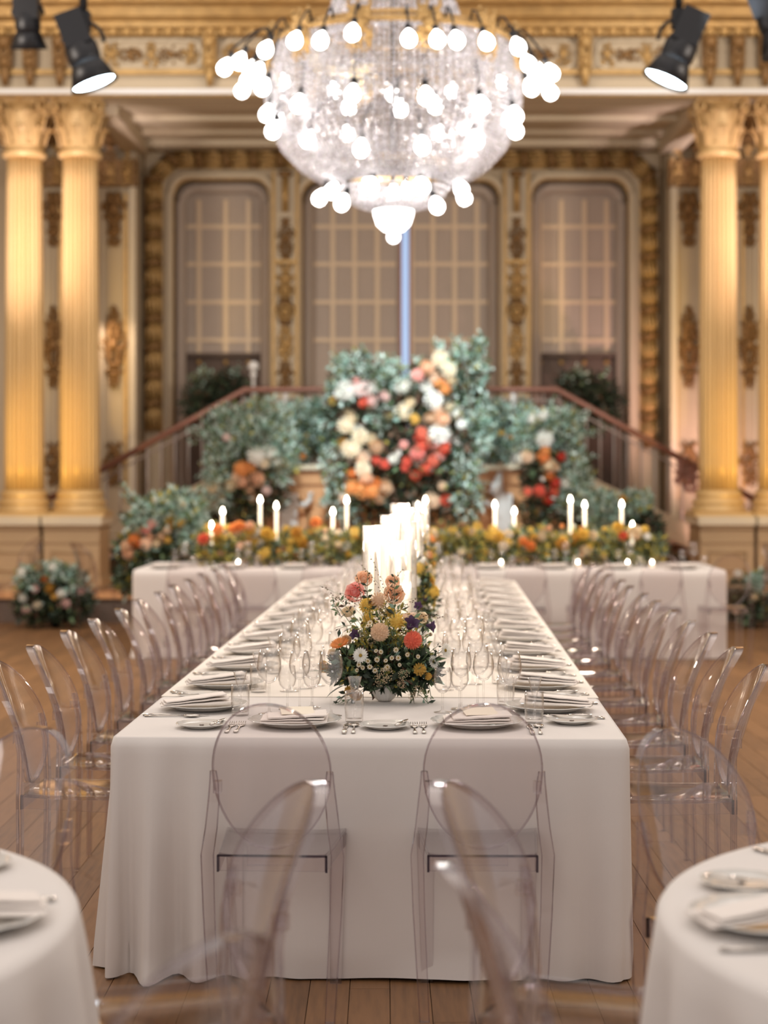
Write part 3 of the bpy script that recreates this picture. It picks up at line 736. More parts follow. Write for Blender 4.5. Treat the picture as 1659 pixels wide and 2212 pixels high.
# ================================================================== CHAIR (clear moulded plastic, oval back)
def make_chair():
    t = thing('ghost_chair', 'x', 'chair')
    # seat with skirt
    def seat():
        mb = MB(); prof = [(-.19, .1525, .458), (-.12, .160, .455), (0, .168, .452), (.12, .176, .455), (.17, .180, .455), (.195, .180, .448), (.203, .178, .430)]
        top = []; bot = []
        for (y, hw, z) in prof:
            top += [(-hw, y, z + .004), (-hw * .8, y, z), (0, y, z - .004 if abs(y) < .18 else z), (hw * .8, y, z), (hw, y, z + .004)]
            bot += [(-hw, y, z - .007), (-hw * .8, y, z - .010), (0, y, z - .012), (hw * .8, y, z - .010), (hw, y, z - .007)]
        k = len(prof); fs = []
        for j in range(k - 1):
            for i in range(4):
                a = j * 5 + i; fs.append((a, a + 1, a + 6, a + 5)); b = a + 5 * k; fs.append((b, b + 5, b + 6, b + 1))
        mb.add(top + bot, fs, True)
        mb.box(-.1525, .1525, -.194, -.187, .412, .458)
        for s in (-1, 1):
            v = [(s * .1525, -.19, .412), (s * .1525, -.19, .458), (s * .18, .2, .452), (s * .18, .2, .404), (s * .147, -.19, .412), (s * .147, -.19, .458), (s * .174, .2, .452), (s * .174, .2, .404)]
            mb.add(v, [(0, 1, 2, 3), (7, 6, 5, 4), (0, 4, 5, 1), (3, 2, 6, 7), (0, 3, 7, 4), (1, 5, 6, 2)])
        mb.box(-.178, .178, .198, .205, .400, .436)
        return mb
    seat().build('seat', ACR, t)
    MB().box(-.155, .155, -.198, -.194, .452, .458).box(-.156, -.1495, -.198, -.190, .410, .455).box(.1495, .156, -.198, -.190, .410, .455).build('seat_edge', LINE, t)
    for s in (-1, 1):
        mb = MB(); x = s * .160
        v = []
        for (z, w_, d_, xx) in ((.44, .026, .022, .157), (.0, .017, .014, .150)):
            cx = s * xx; yc = .182
            v += [(cx - w_, yc - d_, z), (cx + w_, yc - d_, z), (cx + w_, yc + d_, z), (cx - w_, yc + d_, z)]
        mb.add(v, [(0, 1, 2, 3), (7, 6, 5, 4), (0, 4, 5, 1), (1, 5, 6, 2), (2, 6, 7, 3), (3, 7, 4, 0)])
        mb.build('front_leg', ACR, t)
        # rear leg runs from the foot past the seat up to the side of the oval
        pth = [(.172, -.205, 0, .013), (.190, -.198, .30, .016), (.196, -.198, .455, .0175), (.184, -.192, .53, .0165), (.176, -.194, .60, .015), (.171, -.204, .655, .012), (.1695, -.211, .69, .008)]
        vs = []; fs = []
        for (xx, y, z, w_) in pth:
            for (a, b) in ((-w_, -.009), (w_, -.009), (w_, .009), (-w_, .009)): vs.append((s * (xx - w_ * .7) + a, y + b + (.006 if z < .5 else 0), z))
        for j in range(len(pth) - 1):
            for i in range(4): k = (i + 1) % 4; fs.append((j * 4 + i, j * 4 + k, (j + 1) * 4 + k, (j + 1) * 4 + i))
        fs += [(3, 2, 1, 0), (24, 25, 26, 27)]
        MB().add(vs, fs).build('rear_leg', ACR, t)
        mb = MB()
        for e in (-1, 1): mb.tube([(s * (p[0] - p[3] * .7) + e * p[3], p[1] + (.006 if p[2] < .5 else 0), p[2]) for p in pth], .0022, 4)
        mb.build('rear_leg_edge', EDG, t)
        MB().box(s * .152 - .011, s * .152 + .011, -.222, -.190, .63, .662).build('back_joint', ACR, t)
    # oval back: curved across and leaning
    CZ, A, B = .682, .166, .208
    def bp(a, b, off=0):   # a, b in unit disc
        x = A * a * (1 + .02 * b); z = CZ + B * b; y = -.196 - .42 * max(0, z - .47) * (.62 + .3 * (z - .47)) + .055 * a * a
        return (x, y + off, z)
    mb = MB(); N = 40; K = 6; vs = []; fs = []
    for side, off in ((0, -.0035), (1, .0035)):
        base = len(vs); vs.append(bp(0, 0, off))
        for k in range(1, K + 1):
            for i in range(N): an = 2 * PI * i / N; q = k / K; vs.append(bp(q * math.cos(an), q * math.sin(an), off))
        for i in range(N):
            j = (i + 1) % N; f = (base, base + 1 + i, base + 1 + j); fs.append(f if side else f[::-1])
            for k in range(K - 1):
                f = (base + 1 + k * N + i, base + 1 + (k + 1) * N + i, base + 1 + (k + 1) * N + j, base + 1 + k * N + j); fs.append(f if side else f[::-1])
    mb.add(vs, fs, True); mb.build('backrest', ACR, t)
    rim = [bp(math.cos(2 * PI * i / 48) * 1.0, math.sin(2 * PI * i / 48) * 1.0) for i in range(49)]
    vs = []; fs = []; NR = 56
    for i in range(NR):
        an = 2 * PI * i / NR; ca, sa = math.cos(an), math.sin(an); p = Vector(bp(ca, sa)); q = Vector((A * ca * .985, 0, B * sa * .985)) - Vector((A * ca, 0, B * sa)); dp = .013 + .011 * max(0, sa + .3)
        vs += [p + Vector((0, .004, 0)), p + Vector((0, -dp, 0)) - q * .4, p + q * 1.2 + Vector((0, -dp, 0)) - q * .4, p + q * 1.4 + Vector((0, .004, 0))]
    for i in range(NR):
        j = (i + 1) % NR
        for k in range(4): l = (k + 1) % 4; fs.append((i * 4 + k, j * 4 + k, j * 4 + l, i * 4 + l))
    MB().add(vs, fs, False).build('back_rim', ACR, t)
    MB().tube([(x, y + .003, z) for (x, y, z) in rim], .0026, 5).build('rim_edge', EDG, t)
    # bottom of the oval is tied to the seat
    MB().box(-.07, .07, -.208, -.19, .43, .485).build('back_foot', ACR, t)
    for ch_ in t.children:
        ch_.scale = (1, 1, 1.0)
    return t
CHP = Proto(make_chair())
G1 = 'clear chairs along the long table'
for i in range(12):
    v = .66 + .578 * i
    for s, nm in ((-1, 'left'), (1, 'right')):
        lab = 'clear oval-backed chair, %s from the near end in the %s row of the long table' % (ORD[i], nm)
        CHP.put(lab, G1, TT(s * (.99 if s < 0 else .99) + random.uniform(-.012, .012), v + random.uniform(-.01, .01), 0, (R(-90) if s < 0 else R(90)) + random.uniform(-.05, .05)))
CHP.put('clear oval-backed chair at the near end of the long table, the one on the left', 'clear chairs at the near end', TM(-.304, 5.00, 0, -TH - .02) @ Matrix.Diagonal((1, 1, 1.022, 1)))
CHP.put('clear oval-backed chair at the near end of the long table, the one on the right', 'clear chairs at the near end', TM(.279, 5.00, 0, -TH + .02) @ Matrix.Diagonal((1, 1, 1.022, 1)))
def face(p, c): return math.atan2(-(c[0] - p[0]), c[1] - p[1])
for (x, y, nm, lab, tw) in ((-.455, 3.47, 'left', 'blurred clear chair seen edge-on in front of the left end chair', .0),
                        (-.468, 2.625, 'left', 'very near clear chair whose rounded back crosses the bottom edge, lower left', -.28),
                        (-1.0, 4.06, 'left', 'clear chair between the bottom left round table and the long table', .05),
                        (.43, 3.47, 'right', 'blurred clear chair seen edge-on in front of the right end chair', 0),
                        (.434, 2.90, 'right', 'very near clear chair with bright seat reflections, bottom right of centre', 0),
                        (.86, 4.05, 'right', 'clear chair between the bottom right round table and the long table', -.05)):
    CHP.put(lab, 'clear chairs at the round tables', TM(x, y, 0, face((x, y), RTC[nm]) + tw))
for i in range(9):
    x = -cw + .52 + i * .54
    if abs(x + .02) < .25: pass
    CHP.put('clear oval-backed chair on the near side of the crosswise table, %s from its left end' % ORD[i], 'clear chairs at the crosswise table', CRM(x, -.26, 0, 0))
for (p, y, r, lab) in (((20, 1240), 16.9, 2.3, 'clear chair by the floor flowers at the far left edge'), ((228, 1200), 16.2, -.9, 'clear chair between the left pedestal and the crosswise table'),
                       ((1612, 1240), 16.3, 1.2, 'clear chair right of the crosswise table, the one nearer it'), ((1725, 1240), 15.6, -2.2, 'clear chair at the far right edge beside the pedestal')):
    CHP.put(lab, 'clear chairs standing by the columns', TM((p[0] - PX) / F * y, y, 0, r))

# ================================================================== PLACE SETTINGS
def scal(n, amp): return lambda a, z: 1 + amp * abs(math.sin(a * n / 2)) ** .7 * min(1, z / .012)
def plate_mesh(r, h, n, amp):
    pr = [(r * .02, 0), (r * .55, 0), (r * .62, .003), (r * .8, h * .55), (r * .97, h), (r, h), (r * .985, h + .002), (r * .8, h * .62), (r * .6, .008), (r * .02, .006)]
    return MB().lathe(pr, 72, rfun=scal(n, amp), cap=True)
P_plate = thing('dinner_plate', 'x', 'plate'); plate_mesh(.145, .022, 12, .03).build('plate_body', PORC, P_plate)
P_plate = Proto(P_plate)
s_ = thing('side_plate', 'x', 'plate'); plate_mesh(.080, .014, 10, .03).build('plate_body', PORC, s_)
e_ = MB()
for k in range(4): a = PI / 4 + k * PI / 2; e_.lathe([(.0042, 0), (.0042, .0008)], 10, M=Matrix.Translation((.0045 * math.cos(a), .0045 * math.sin(a), .0082)))
tag(e_.build('emblem', EMB, s_), 'small dark printed emblem in the middle of the plate')
P_side = Proto(s_)
# napkin: a pressed pad folded over, fanned a little
nk = thing('napkin', 'x', 'napkin'); mb = MB()
def pad(mb, x0, x1, y0, y1, z, th, tilt, rot, wav=.0005):
    n = 14; vs = []; fs = []; M = Matrix.Rotation(rot, 4, 'Z')
    for side in (0, 1):
        for i in range(n + 1):
            for j in range(3):
                u = x0 + (x1 - x0) * i / n; v = y0 + (y1 - y0) * j / 2
                vs.append(M @ Vector((u, v, z + tilt * (u - x0) / (x1 - x0) + (th if side else 0) + wav * math.sin(i * 1.3 + j))))
    q = 3 * (n + 1)
    for i in range(n):
        for j in range(2):
            a = i * 3 + j; fs.append((a, a + 1, a + 4, a + 3)); fs.append((q + a, q + a + 3, q + a + 4, q + a + 1))
    for i in range(n):
        a = i * 3; fs.append((a, a + 3, q + a + 3, q + a)); a += 2; fs.append((a, q + a, q + a + 3, a + 3))
    fs.append((0, q, q + 1, 1)); fs.append((1, q + 1, q + 2, 2)); e = n * 3; fs.append((e, e + 1, q + e + 1, q + e)); fs.append((e + 1, e + 2, q + e + 2, q + e + 1))
    mb.add(vs, fs, False)
pad(mb, -.105, .105, -.10, .075, .018, .004, .004, .02); pad(mb, -.10, .10, -.095, .055, .024, .004, .006, -.03)
mb.build('lower_fold', NAP, nk)
mb = MB(); pad(mb, -.085, .10, -.09, .03, .031, .005, .008, .07); mb.build('upper_fold', NAP, nk)
P_nap = Proto(nk)
# napkin as laid in the rows: long pleated pad slanting across the plate
nk = thing('napkin', 'x', 'napkin'); mb = MB()
pad(mb, -.125, .115, -.065, .05, .017, .004, .010, .0); mb.build('lower_fold', NAP, nk)
mb = MB(); pad(mb, -.12, .10, -.055, .03, .023, .004, .016, .10); pad(mb, -.115, .09, -.05, .02, .030, .004, .02, .16); mb.build('upper_fold', NAP, nk)
P_nap2 = Proto(nk)
cdm = thing('menu_card', 'x', 'menu card'); MB().box(-.045, .06, -.055, .055, 0, .0012).build('card', CARD, cdm)
P_menu = Proto(cdm)
# cutlery lying along y, tips towards +y
def fork():
    t = thing('fork', 'x', 'fork'); mb = MB()
    mb.tube([(0, -.10, .003), (0, -.06, .004), (0, -.01, .004), (0, .025, .003)], [.0075, .005, .0028, .0045], 8, flat=(1, .35)); mb.build('handle', SILV, t)
    mb = MB(); mb.tube([(0, .022, .003), (0, .035, .0035), (0, .05, .003)], [.004, .0115, .012], 8, flat=(1, .2))
    for k in range(4): x = -.0105 + k * .007; mb.tube([(x, .048, .003), (x, .07, .005), (x * .95, .095, .009)], [.0018, .0016, .001], 5)
    mb.build('tines', SILV, t); return Proto(t)
def knife(L=.11, wd=.009):
    t = thing('knife', 'x', 'knife'); MB().tube([(0, -L, .004), (0, -L * .6, .005), (0, 0, .004)], [.007, .0075, .005], 8, flat=(1, .5)).build('handle', SILV, t)
    MB().tube([(0, 0, .003), (0, .03, .003), (.001, L * .7, .003), (.003, L, .003)], [.005, wd, wd, .002], 8, flat=(1, .12)).build('blade', SILV, t); return Proto(t)
def spoon():
    t = thing('spoon', 'x', 'spoon'); MB().tube([(0, -.10, .003), (0, -.05, .004), (0, .03, .006)], [.007, .004, .0025], 8, flat=(1, .4)).build('handle', SILV, t)
    MB().ball((0, .055, .006), .02, 12, 6, sc=(.85, 1.4, .25)).build('bowl', SILV, t); return Proto(t)
P_fork = fork(); P_knife = knife(); P_spoon = spoon(); P_bk = knife(.075, .007)
def wine(h, rb, hb, rt, foot, nm):
    t = thing(nm, 'x', 'glass'); zb = h - hb
    out = [(.0035, zb + .001), (rb * .45, zb + hb * .07), (rb * .85, zb + hb * .25), (rb, zb + hb * .45), (rb * .97, zb + hb * .65), (rt, h)]
    inn = [(rt - .0012, h), (rb * .97 - .0015, zb + hb * .65), (rb - .0015, zb + hb * .45), (rb * .83, zb + hb * .27), (rb * .4, zb + hb * .10), (.001, zb + hb * .06)]
    MB().lathe(out + inn, 32, cap=False).build('bowl', GLS, t)
    MB().lathe([(.0035, .004), (.0032, zb * .5), (.0036, zb + .003)], 10).build('stem', GLS, t)
    MB().lathe([(foot, 0), (foot, .0015), (foot * .4, .004), (.004, .010), (.0035, .02)], 32).build('foot', GLS, t)
    return Proto(t)
P_red = wine(.215, .041, .115, .032, .036, 'wine_glass'); P_white = wine(.205, .036, .10, .028, .034, 'wine_glass'); P_small = wine(.150, .031, .088, .026, .030, 'dessert_wine_glass')
tb = thing('tumbler', 'x', 'glass')
MB().lathe([(.001, 0), (.026, 0), (.029, .004), (.0315, .05), (.030, .10), (.0285, .100), (.0298, .05), (.027, .012), (.001, .010)], 28, cap=False).build('tumbler_body', GLS, tb)
P_tumb = Proto(tb)
sg = thing('schnapps_glass', 'x', 'glass')
MB().lathe([(.0035, .055), (.009, .08), (.0235, .135), (.0225, .135), (.008, .082), (.001, .065)], 24, cap=False).build('cone', GLS, sg)
MB().lathe([(.004, .003), (.003, .03), (.0035, .056)], 8).build('stem', GLS, sg)
MB().lathe([(.022, 0), (.022, .0015), (.004, .004)], 24).build('foot', GLS, sg)
P_sch = Proto(sg)
def setting(M, where, zt, row, full=True, seed=0):
    r = random.Random(seed); j = lambda a: r.uniform(-a, a); z = zt
    g = lambda k: k + ' on the long table'
    py = .255 if not row else .20
    P_plate.put('scalloped white dinner plate ' + where, g('dinner plates'), M @ TM(0, py, z, j(.2)))
    if row: P_nap2.put('folded white napkin ' + where, g('napkins'), M @ TM(.01, py - .02, z + .002, R(90) + .18 + j(.06) if row > 0 else R(90) - .18 + j(.06)))
    else:
        P_nap.put('folded white napkin ' + where, g('napkins'), M @ TM(0, py, z + .002, j(.03)))
        P_menu.put('pale menu card on the napkin ' + where, g('menu cards'), M @ (TM(0, py, z + .047, .15) @ Matrix.Rotation(.08, 4, 'X')))
    P_side.put('small white side plate ' + where, g('side plates'), M @ TM(-.29, py - .055, z, j(.3)))
    P_bk.put('butter knife on the side plate ' + where, g('butter knives'), M @ (TM(-.238, py - .05, z + .016, -.12 + j(.1))))
    P_fork.put('outer silver fork left of the plate ' + where, g('outer forks'), M @ TM(-.198, py - .07, z, j(.05)))
    P_fork.put('inner silver fork left of the plate ' + where, g('inner forks'), M @ TM(-.170, py - .065, z, j(.05)))
    P_knife.put('silver knife right of the plate ' + where, g('knives'), M @ TM(.165, py - .07, z, j(.04)))
    P_spoon.put('silver spoon right of the knife ' + where, g('spoons'), M @ TM(.192, py - .07, z, j(.04)))
    ty = py + (.085 if not row else .14)
    tx = (.185 if row is 0 else .14)
    P_tumb.put('clear tumbler right of the plate ' + where, g('tumblers'), M @ TM(tx, ty, z))
    P_sch.put('conical schnapps glass standing in the tumbler ' + where, g('schnapps glasses'), M @ TM(tx + .002, ty, z + .0105))
    P_red.put('largest wine glass ' + where, g('large wine glasses'), M @ TM(.11 + j(.01), py + .24 + j(.02), z, j(3)))
    P_white.put('middle-sized wine glass ' + where, g('middle wine glasses'), M @ TM(.035 + j(.01), py + .31 + j(.02), z, j(3)))
    P_small.put('short wine glass ' + where, g('short wine glasses'), M @ TM(-.055 + j(.01), py + .36 + j(.02), z, j(3)))
setting(TT(-.245, 0, 0, 0), 'at the left place of the near end', HT + .0005, 0, seed=1)
setting(TT(.335, 0, 0, 0), 'at the right place of the near end', HT + .0005, 0, seed=2)
for i in range(12):
    v = .62 + .58 * i; z = HT + (.0005 if v - .3 < .94 and i == 0 else .003)
    setting(TT(-HW, v, 0, R(-90)), 'at the %s place of the left side' % ORD[i], z, 1, seed=10 + i)
    setting(TT(HW, v, 0, R(90)), 'at the %s place of the right side' % ORD[i], z, -1, seed=40 + i)
# round tables
for nm, ang in (('left', (-.02, 1.02, -.9)), ('right', (PI + .02, PI - 1.0, PI + .9))):
    for k, a in enumerate(ang):
        c = RTC[nm]; wh = '%s of the bottom %s round table' % (('at the middle', 'at the far side', 'at the near side')[k], nm)
        ex, ey = math.cos(a), math.sin(a)
        Mr = Matrix.Translation((c.x + ex * RR_, c.y + ey * RR_, 0)) @ Matrix.Rotation(a + PI / 2, 4, 'Z')
        z = HT + .001
        P_plate.put('scalloped white dinner plate ' + wh, 'dinner plates on the round tables', Mr @ TM(0, .19, z, .3))
        P_nap2.put('folded white napkin on the plate ' + wh, 'napkins on the round tables', Mr @ TM(.01, .17, z + .002, R(90) + .2))
        P_side.put('small white side plate ' + wh, 'side plates on the round tables', Mr @ TM(-.28, .20, z, .2))
        P_bk.put('butter knife on the side plate ' + wh, 'butter knives on the round tables', Mr @ TM(-.26, .2, z + .016, -.4))
        P_knife.put('silver knife beside the plate ' + wh, 'knives on the round tables', Mr @ TM(.17, .17, z, 0))
# crosswise table
for i in range(9):
    x = -cw + .25 + i * .54; wh = 'at the %s place from the left on the crosswise table' % ORD[i]
    P_plate.put('white dinner plate ' + wh, 'dinner plates on the crosswise table', CRM(x, .19, HT + .001))
    P_nap.put('folded white napkin ' + wh, 'napkins on the crosswise table', CRM(x, .19, HT + .004))
    P_red.put('tall wine glass ' + wh, 'tall wine glasses on the crosswise table', CRM(x + .13, .40, HT + .001))
    P_small.put('short wine glass ' + wh, 'short wine glasses on the crosswise table', CRM(x + .04, .44, HT + .001))
    P_tumb.put('tumbler ' + wh, 'tumblers on the crosswise table', CRM(x + .21, .33, HT + .001))

# ================================================================== CANDLES
def point(loc, power, col=(1, .86, .70), r=.03, parent=None):
    l = bpy.data.lights.new('flame_light', 'POINT'); l.energy = power * 2; l.color = col; l.shadow_soft_size = r
    o = bpy.data.objects.new('flame_light', l); C.objects.link(o); o.location = loc; return o
flm = MB().lathe([(.0005, 0), (.0085, .010), (.0095, .018), (.006, .034), (.0005, .052)], 12).mesh('flame', FLAME)
def tube_candle(M, h, r, ch, lab, lab2, grp):
    t = thing('glass_cylinder', lab, 'candle holder', group=grp, M=M)
    MB().lathe([(.001, 0), (r, 0), (r, h), (r - .002, h), (r - .002, .006), (.001, .006)], 32, cap=False).build('cylinder_wall', CYL, t)
    c = thing('taper_candle', lab2, 'candle', group=grp.replace('glass cylinders', 'tapers'), M=M @ TM(0, 0, .007))
    MB().lathe([(.0125, 0), (.0115, ch * .98), (.009, ch), (.001, ch - .002)], 16).build('wax', WAX, c)
    link('flame', flm, c, (0, 0, ch + .004))
k = 0
clusters = [(.012, 1.85, 'first'), (.03, 3.55, 'second'), (.05, 5.2, 'third'), (0, 6.6, 'fourth')]
for (cu, cv, nm) in clusters:
    for q, (du, dv, h, r, ch) in enumerate(((-.075, .0, .585, .036, .50), (-.025, -.07, .585, .036, .52), (.035, .06, .52, .036, .44), (.075, .12, .60, .036, .54), (.062, -.08, .40, .030, .30))):
        if nm in ('third', 'fourth') and q in (2,): continue
        adj = ('leftmost tall', 'front tall', 'middle', 'rear tall', 'shortest')[q]
        tube_candle(TT(cu + du, cv + dv, HT + .003), h, r, ch, '%s glass cylinder in the %s candle cluster from the near end' % (adj, nm),
                    'lit taper in the %s glass cylinder of the %s candle cluster' % (adj, nm), 'glass cylinders on the long table')
    point((TT(cu, cv, HT + .62)).translation, 6, r=.06)
# tall tapers on the crosswise table
def taper(px_, py_, Y, lab, i, h=.30):
    top = W(px_, py_, Y); zt = top.z
    zh = zt - h; 
    hd = thing('candle_holder', 'slim clear candlestick under the candle ' + lab, 'candlestick', (top.x, Y, HT + .001), group='candlesticks on the crosswise table')
    hh = zh - HT
    MB().lathe([(.04, 0), (.04, .006), (.008, .014), (.007, hh - .03), (.014, hh - .02), (.014, hh)], 16).build('stick', GLS, hd)
    c = thing('taper_candle', 'lit ivory taper candle ' + lab, 'candle', (top.x, Y, zh + .003), group='tapers on the crosswise table')
    MB().lathe([(.014, 0), (.013, h - .06), (.001, h - .058)], 14).build('wax', WAX, c)
    link('flame', flm, c, (0, 0, h - .056), scale=(1.7, 1.7, 1.2))
TC = [(457, 1128), (481, 1098), (562, 1073), (597, 1086), (719, 1099), (749, 1074), (919, 1074), (1069, 1084), (1111, 1098), (1232, 1073), (1263, 1084), (1343, 1083), (1366, 1128)]
for i, (x, y) in enumerate(TC):
    taper(x, y, 14.75 + .12 * (i % 3), 'on the crosswise table, %s from the left' % ORD[i], i, .20 if y > 1120 else .32)
    if i % 3 == 1: point(W(x, y - 12, 14.6), 2.2, r=.05)
vt = thing('votive', 'x', 'tealight'); MB().lathe([(.001, 0), (.03, 0), (.036, .07), (.034, .07), (.028, .006), (.001, .006)], 20, cap=False).build('cup', MATS['clear_glass'], vt)
MB().lathe([(.024, .006), (.024, .035), (.001, .036)], 16).build('wax', WAX, vt); link('flame', flm, vt, (0, 0, .036), scale=(1.2, 1.2, .6))
P_vot = Proto(vt)
for i, (x, y) in enumerate(((515, 1200), (932, 1200), (1082, 1200), (1248, 1208), (1355, 1210), (1408, 1206))):
    p = W(x, y, 14.5); P_vot.put('small glowing votive on the crosswise table, %s from left' % ORD[i], 'votives on the crosswise table', TM(p.x, 14.48, HT + .001))

# ================================================================== FLOWERS
def leaf_field(name, blobs, n, size, weights, parent=None, seed=0, asp=.42, out=.6, surf=.55, loc=None, droop=0, curl=.25):
    """n leaves scattered in a set of ellipsoids (cx,cy,cz,rx,ry,rz); one joined mesh, nobody could count them"""
    g = np.random.default_rng(seed); B = np.array(blobs, float); vol = (B[:, 3] * B[:, 4] * B[:, 5]) ** .67; pk = g.choice(len(B), n, p=vol / vol.sum())
    d = g.normal(size=(n, 3)); d /= np.linalg.norm(d, axis=1)[:, None]; rr = surf + (1.08 - surf) * g.random(n) ** .6
    p = B[pk, :3] + d * B[pk, 3:6] * rr[:, None]
    ax = d * out + g.normal(size=(n, 3)) * .6 + np.array([0, 0, .25 - droop]); ax /= np.linalg.norm(ax, axis=1)[:, None]
    sd = np.cross(ax, g.normal(size=(n, 3))); sd /= np.linalg.norm(sd, axis=1)[:, None]; nm = np.cross(ax, sd)
    s = size * (.6 + .8 * g.random(n))[:, None]
    a = p; b = p + ax * s * .45 + sd * s * asp * .5 + nm * s * curl * .3; c = p + ax * s - nm * s * curl * .3; e = p + ax * s * .45 - sd * s * asp * .5 + nm * s * curl * .3
    v = np.stack([a, b, c, e], 1).reshape(-1, 3)
    me = bpy.data.meshes.new(name); me.vertices.add(4 * n); me.vertices.foreach_set('co', v.ravel().astype(np.float32))
    me.loops.add(4 * n); me.loops.foreach_set('vertex_index', np.arange(4 * n, dtype=np.int32))
    me.polygons.add(n); me.polygons.foreach_set('loop_start', np.arange(n, dtype=np.int32) * 4)
    for m in GR: me.materials.append(m)
    wt = np.array(weights, float); me.polygons.foreach_set('material_index', g.choice(len(wt), n, p=wt / wt.sum()).astype(np.int32))
    me.update(calc_edges=True); me.validate()
    o = link(name, me, parent); o['kind'] = 'stuff'
    if loc is not None: o.location = loc
    return o
def sprig_field(name, starts, size, weights, parent, seed, step=.05, asp=.55, stem=.003, stem_mi=5):
    """leafy sprays: starts = (point, direction, length)"""
    r = random.Random(seed); mb = MB()
    for (p, d, L) in starts:
        p = Vector(p); d = Vector(d).normalized(); pts = [p.copy()]; k = max(2, int(L / step))
        for i in range(k):
            d = (d + Vector((r.uniform(-.12, .12), r.uniform(-.12, .12), r.uniform(-.14, .06)))).normalized(); p = p + d * step; pts.append(p.copy())
            for sgn in (-1, 1):
                sd = d.cross(Vector((r.uniform(-1, 1), r.uniform(-1, 1), r.uniform(-1, 1)))).normalized()
                ax = (d * .5 + sd * sgn).normalized(); s = size * r.uniform(.7, 1.2) * (1 - .4 * i / k); n = ax.cross(d).normalized()
                w2 = ax.cross(n).normalized() * s * asp * .5
                mb.add([p, p + ax * s * .5 + w2 + n * s * .08, p + ax * s, p + ax * s * .5 - w2 + n * s * .08], [(0, 1, 2, 3)], False, r.choices(range(len(weights)), weights)[0])
        mb.tube(pts, [stem] * len(pts), 4, stem_mi)
    o = mb.build(name, GR, parent); o['kind'] = 'stuff'; return o
def pompon(n=46, layers=1.0, ln=.5):
    """ball of cupped petals, facing +z, unit radius"""
    mb = MB(); mb.ball((0, 0, -.02), .62, 10, 6); ga = PI * (3 - math.sqrt(5))
    for i in range(n):
        z = 1 - (i + .5) / n * (1.55 * layers); rr = math.sqrt(max(0, 1 - z * z)); a = i * ga
        d = Vector((rr * math.cos(a), rr * math.sin(a), z)); t = Vector((-math.sin(a), math.cos(a), 0)); u = d.cross(t)
        w_ = 1.55 / math.sqrt(n) * 1.15; b0 = d * .5; jit = .90 + .14 * ((i * 7) % 5) / 5
        v = [b0 - t * w_ * .3, b0 + t * w_ * .3, d * .86 * jit + t * w_ * .55, d * jit * 1.02 + t * w_ * .2 - u * .0, d * jit * 1.02 - t * w_ * .2, d * .86 * jit - t * w_ * .55]
        m = d * .84
        mb.add(v + [m], [(0, 1, 6), (1, 2, 6), (2, 3, 6), (3, 4, 6), (4, 5, 6), (5, 0, 6)], False)
    return mb
def rose():
    mb = MB(); mb.ball((0, 0, 0), .5, 10, 6)
    for L, (n, r0, r1, z0, z1) in enumerate(((3, .2, .3, .1, .75), (5, .38, .52, -.05, .7), (6, .52, .8, -.2, .6), (7, .6, 1.02, -.4, .35))):
        for i in range(n):
            a = 2 * PI * (i + .4 * L) / n; w_ = PI / n * 1.25; vs = []
            for (q, rr, z) in ((0, r0, z0), (1, (r0 + r1) / 2 * 1.1, (z0 + z1) / 2), (2, r1, z1)):
                for s in (-1, 0, 1): vs.append((rr * (1 + (.06 if s == 0 else 0)) * math.cos(a + s * w_ * (1 if q else .8)), rr * (1 + (.06 if s == 0 else 0)) * math.sin(a + s * w_ * (1 if q else .8)), z - (.12 if s and q == 2 else 0)))
            mb.add(vs, [(0, 1, 4, 3), (1, 2, 5, 4), (3, 4, 7, 6), (4, 5, 8, 7)], True)
    return mb
def daisy(n=18, cup=.12, wd=.30, dome=.22, two=True):
    mb = MB()
    for lay in range(2 if two else 1):
        for i in range(n):
            a = 2 * PI * (i + .5 * lay) / n; d = Vector((math.cos(a), math.sin(a), 0)); t = Vector((-d.y, d.x, 0)); z = Vector((0, 0, 1)); L = 1 - .15 * lay; j = ((i * 5) % 7) / 7 * .08
            c = cup + lay * .12
            mb.add([d * .15 - t * .03, d * .15 + t * .03, d * .7 * L + t * wd * .5 * L + z * (c * .7 + j), d * L + z * c, d * .7 * L - t * wd * .5 * L + z * (c * .7 + j)], [(0, 1, 2, 3, 4)])
    mb.ball((0, 0, .05), dome, 10, 5, mi=1, sc=(1, 1, .55)); return mb
def bell():
    mb = MB(); mb.lathe([(.12, -.9), (.4, -.8), (.5, -.4), (.52, 0), (.75, .35), (1.0, .5)], 20, rfun=lambda a, z: 1 + (.22 * math.cos(5 * a) if z > .2 else 0), cap=False)
    mb.ball((0, 0, -.9), .2, 8, 4, mi=1); return mb
def cluster(n=60, seed=3):
    r = random.Random(seed); mb = MB()
    for i in range(n):
        a = r.uniform(0, 2 * PI); q = math.sqrt(r.random()); x, y = q * math.cos(a), q * math.sin(a); mb.ball((x, y, .35 * (1 - q * q) + r.uniform(-.05, .05)), .085, 5, 3)
        if i % 5 == 0: mb.tube([(0, 0, -.7), (x, y, .3 * (1 - q * q))], .02, 4, mi=1)
    return mb
FM = {}
def fmesh(kind, col):
    k = (kind, col)
    if k not in FM:
        mb = {'pompon': lambda: pompon(44), 'dahlia': lambda: pompon(96, 1.1), 'spiky': lambda: pompon(80, 1.2), 'rose': rose, 'daisy': daisy, 'gerbera': lambda: daisy(26, .28, .22, .2),
              'bell': bell, 'cluster': cluster, 'small_daisy': lambda: daisy(9, .1, .42, .3, False)}[kind]()
        FM[k] = mb.mesh('flower_' + kind, [PET[col], CENT if kind in ('daisy', 'gerbera', 'small_daisy') else GR[1]])
    return FM[k]
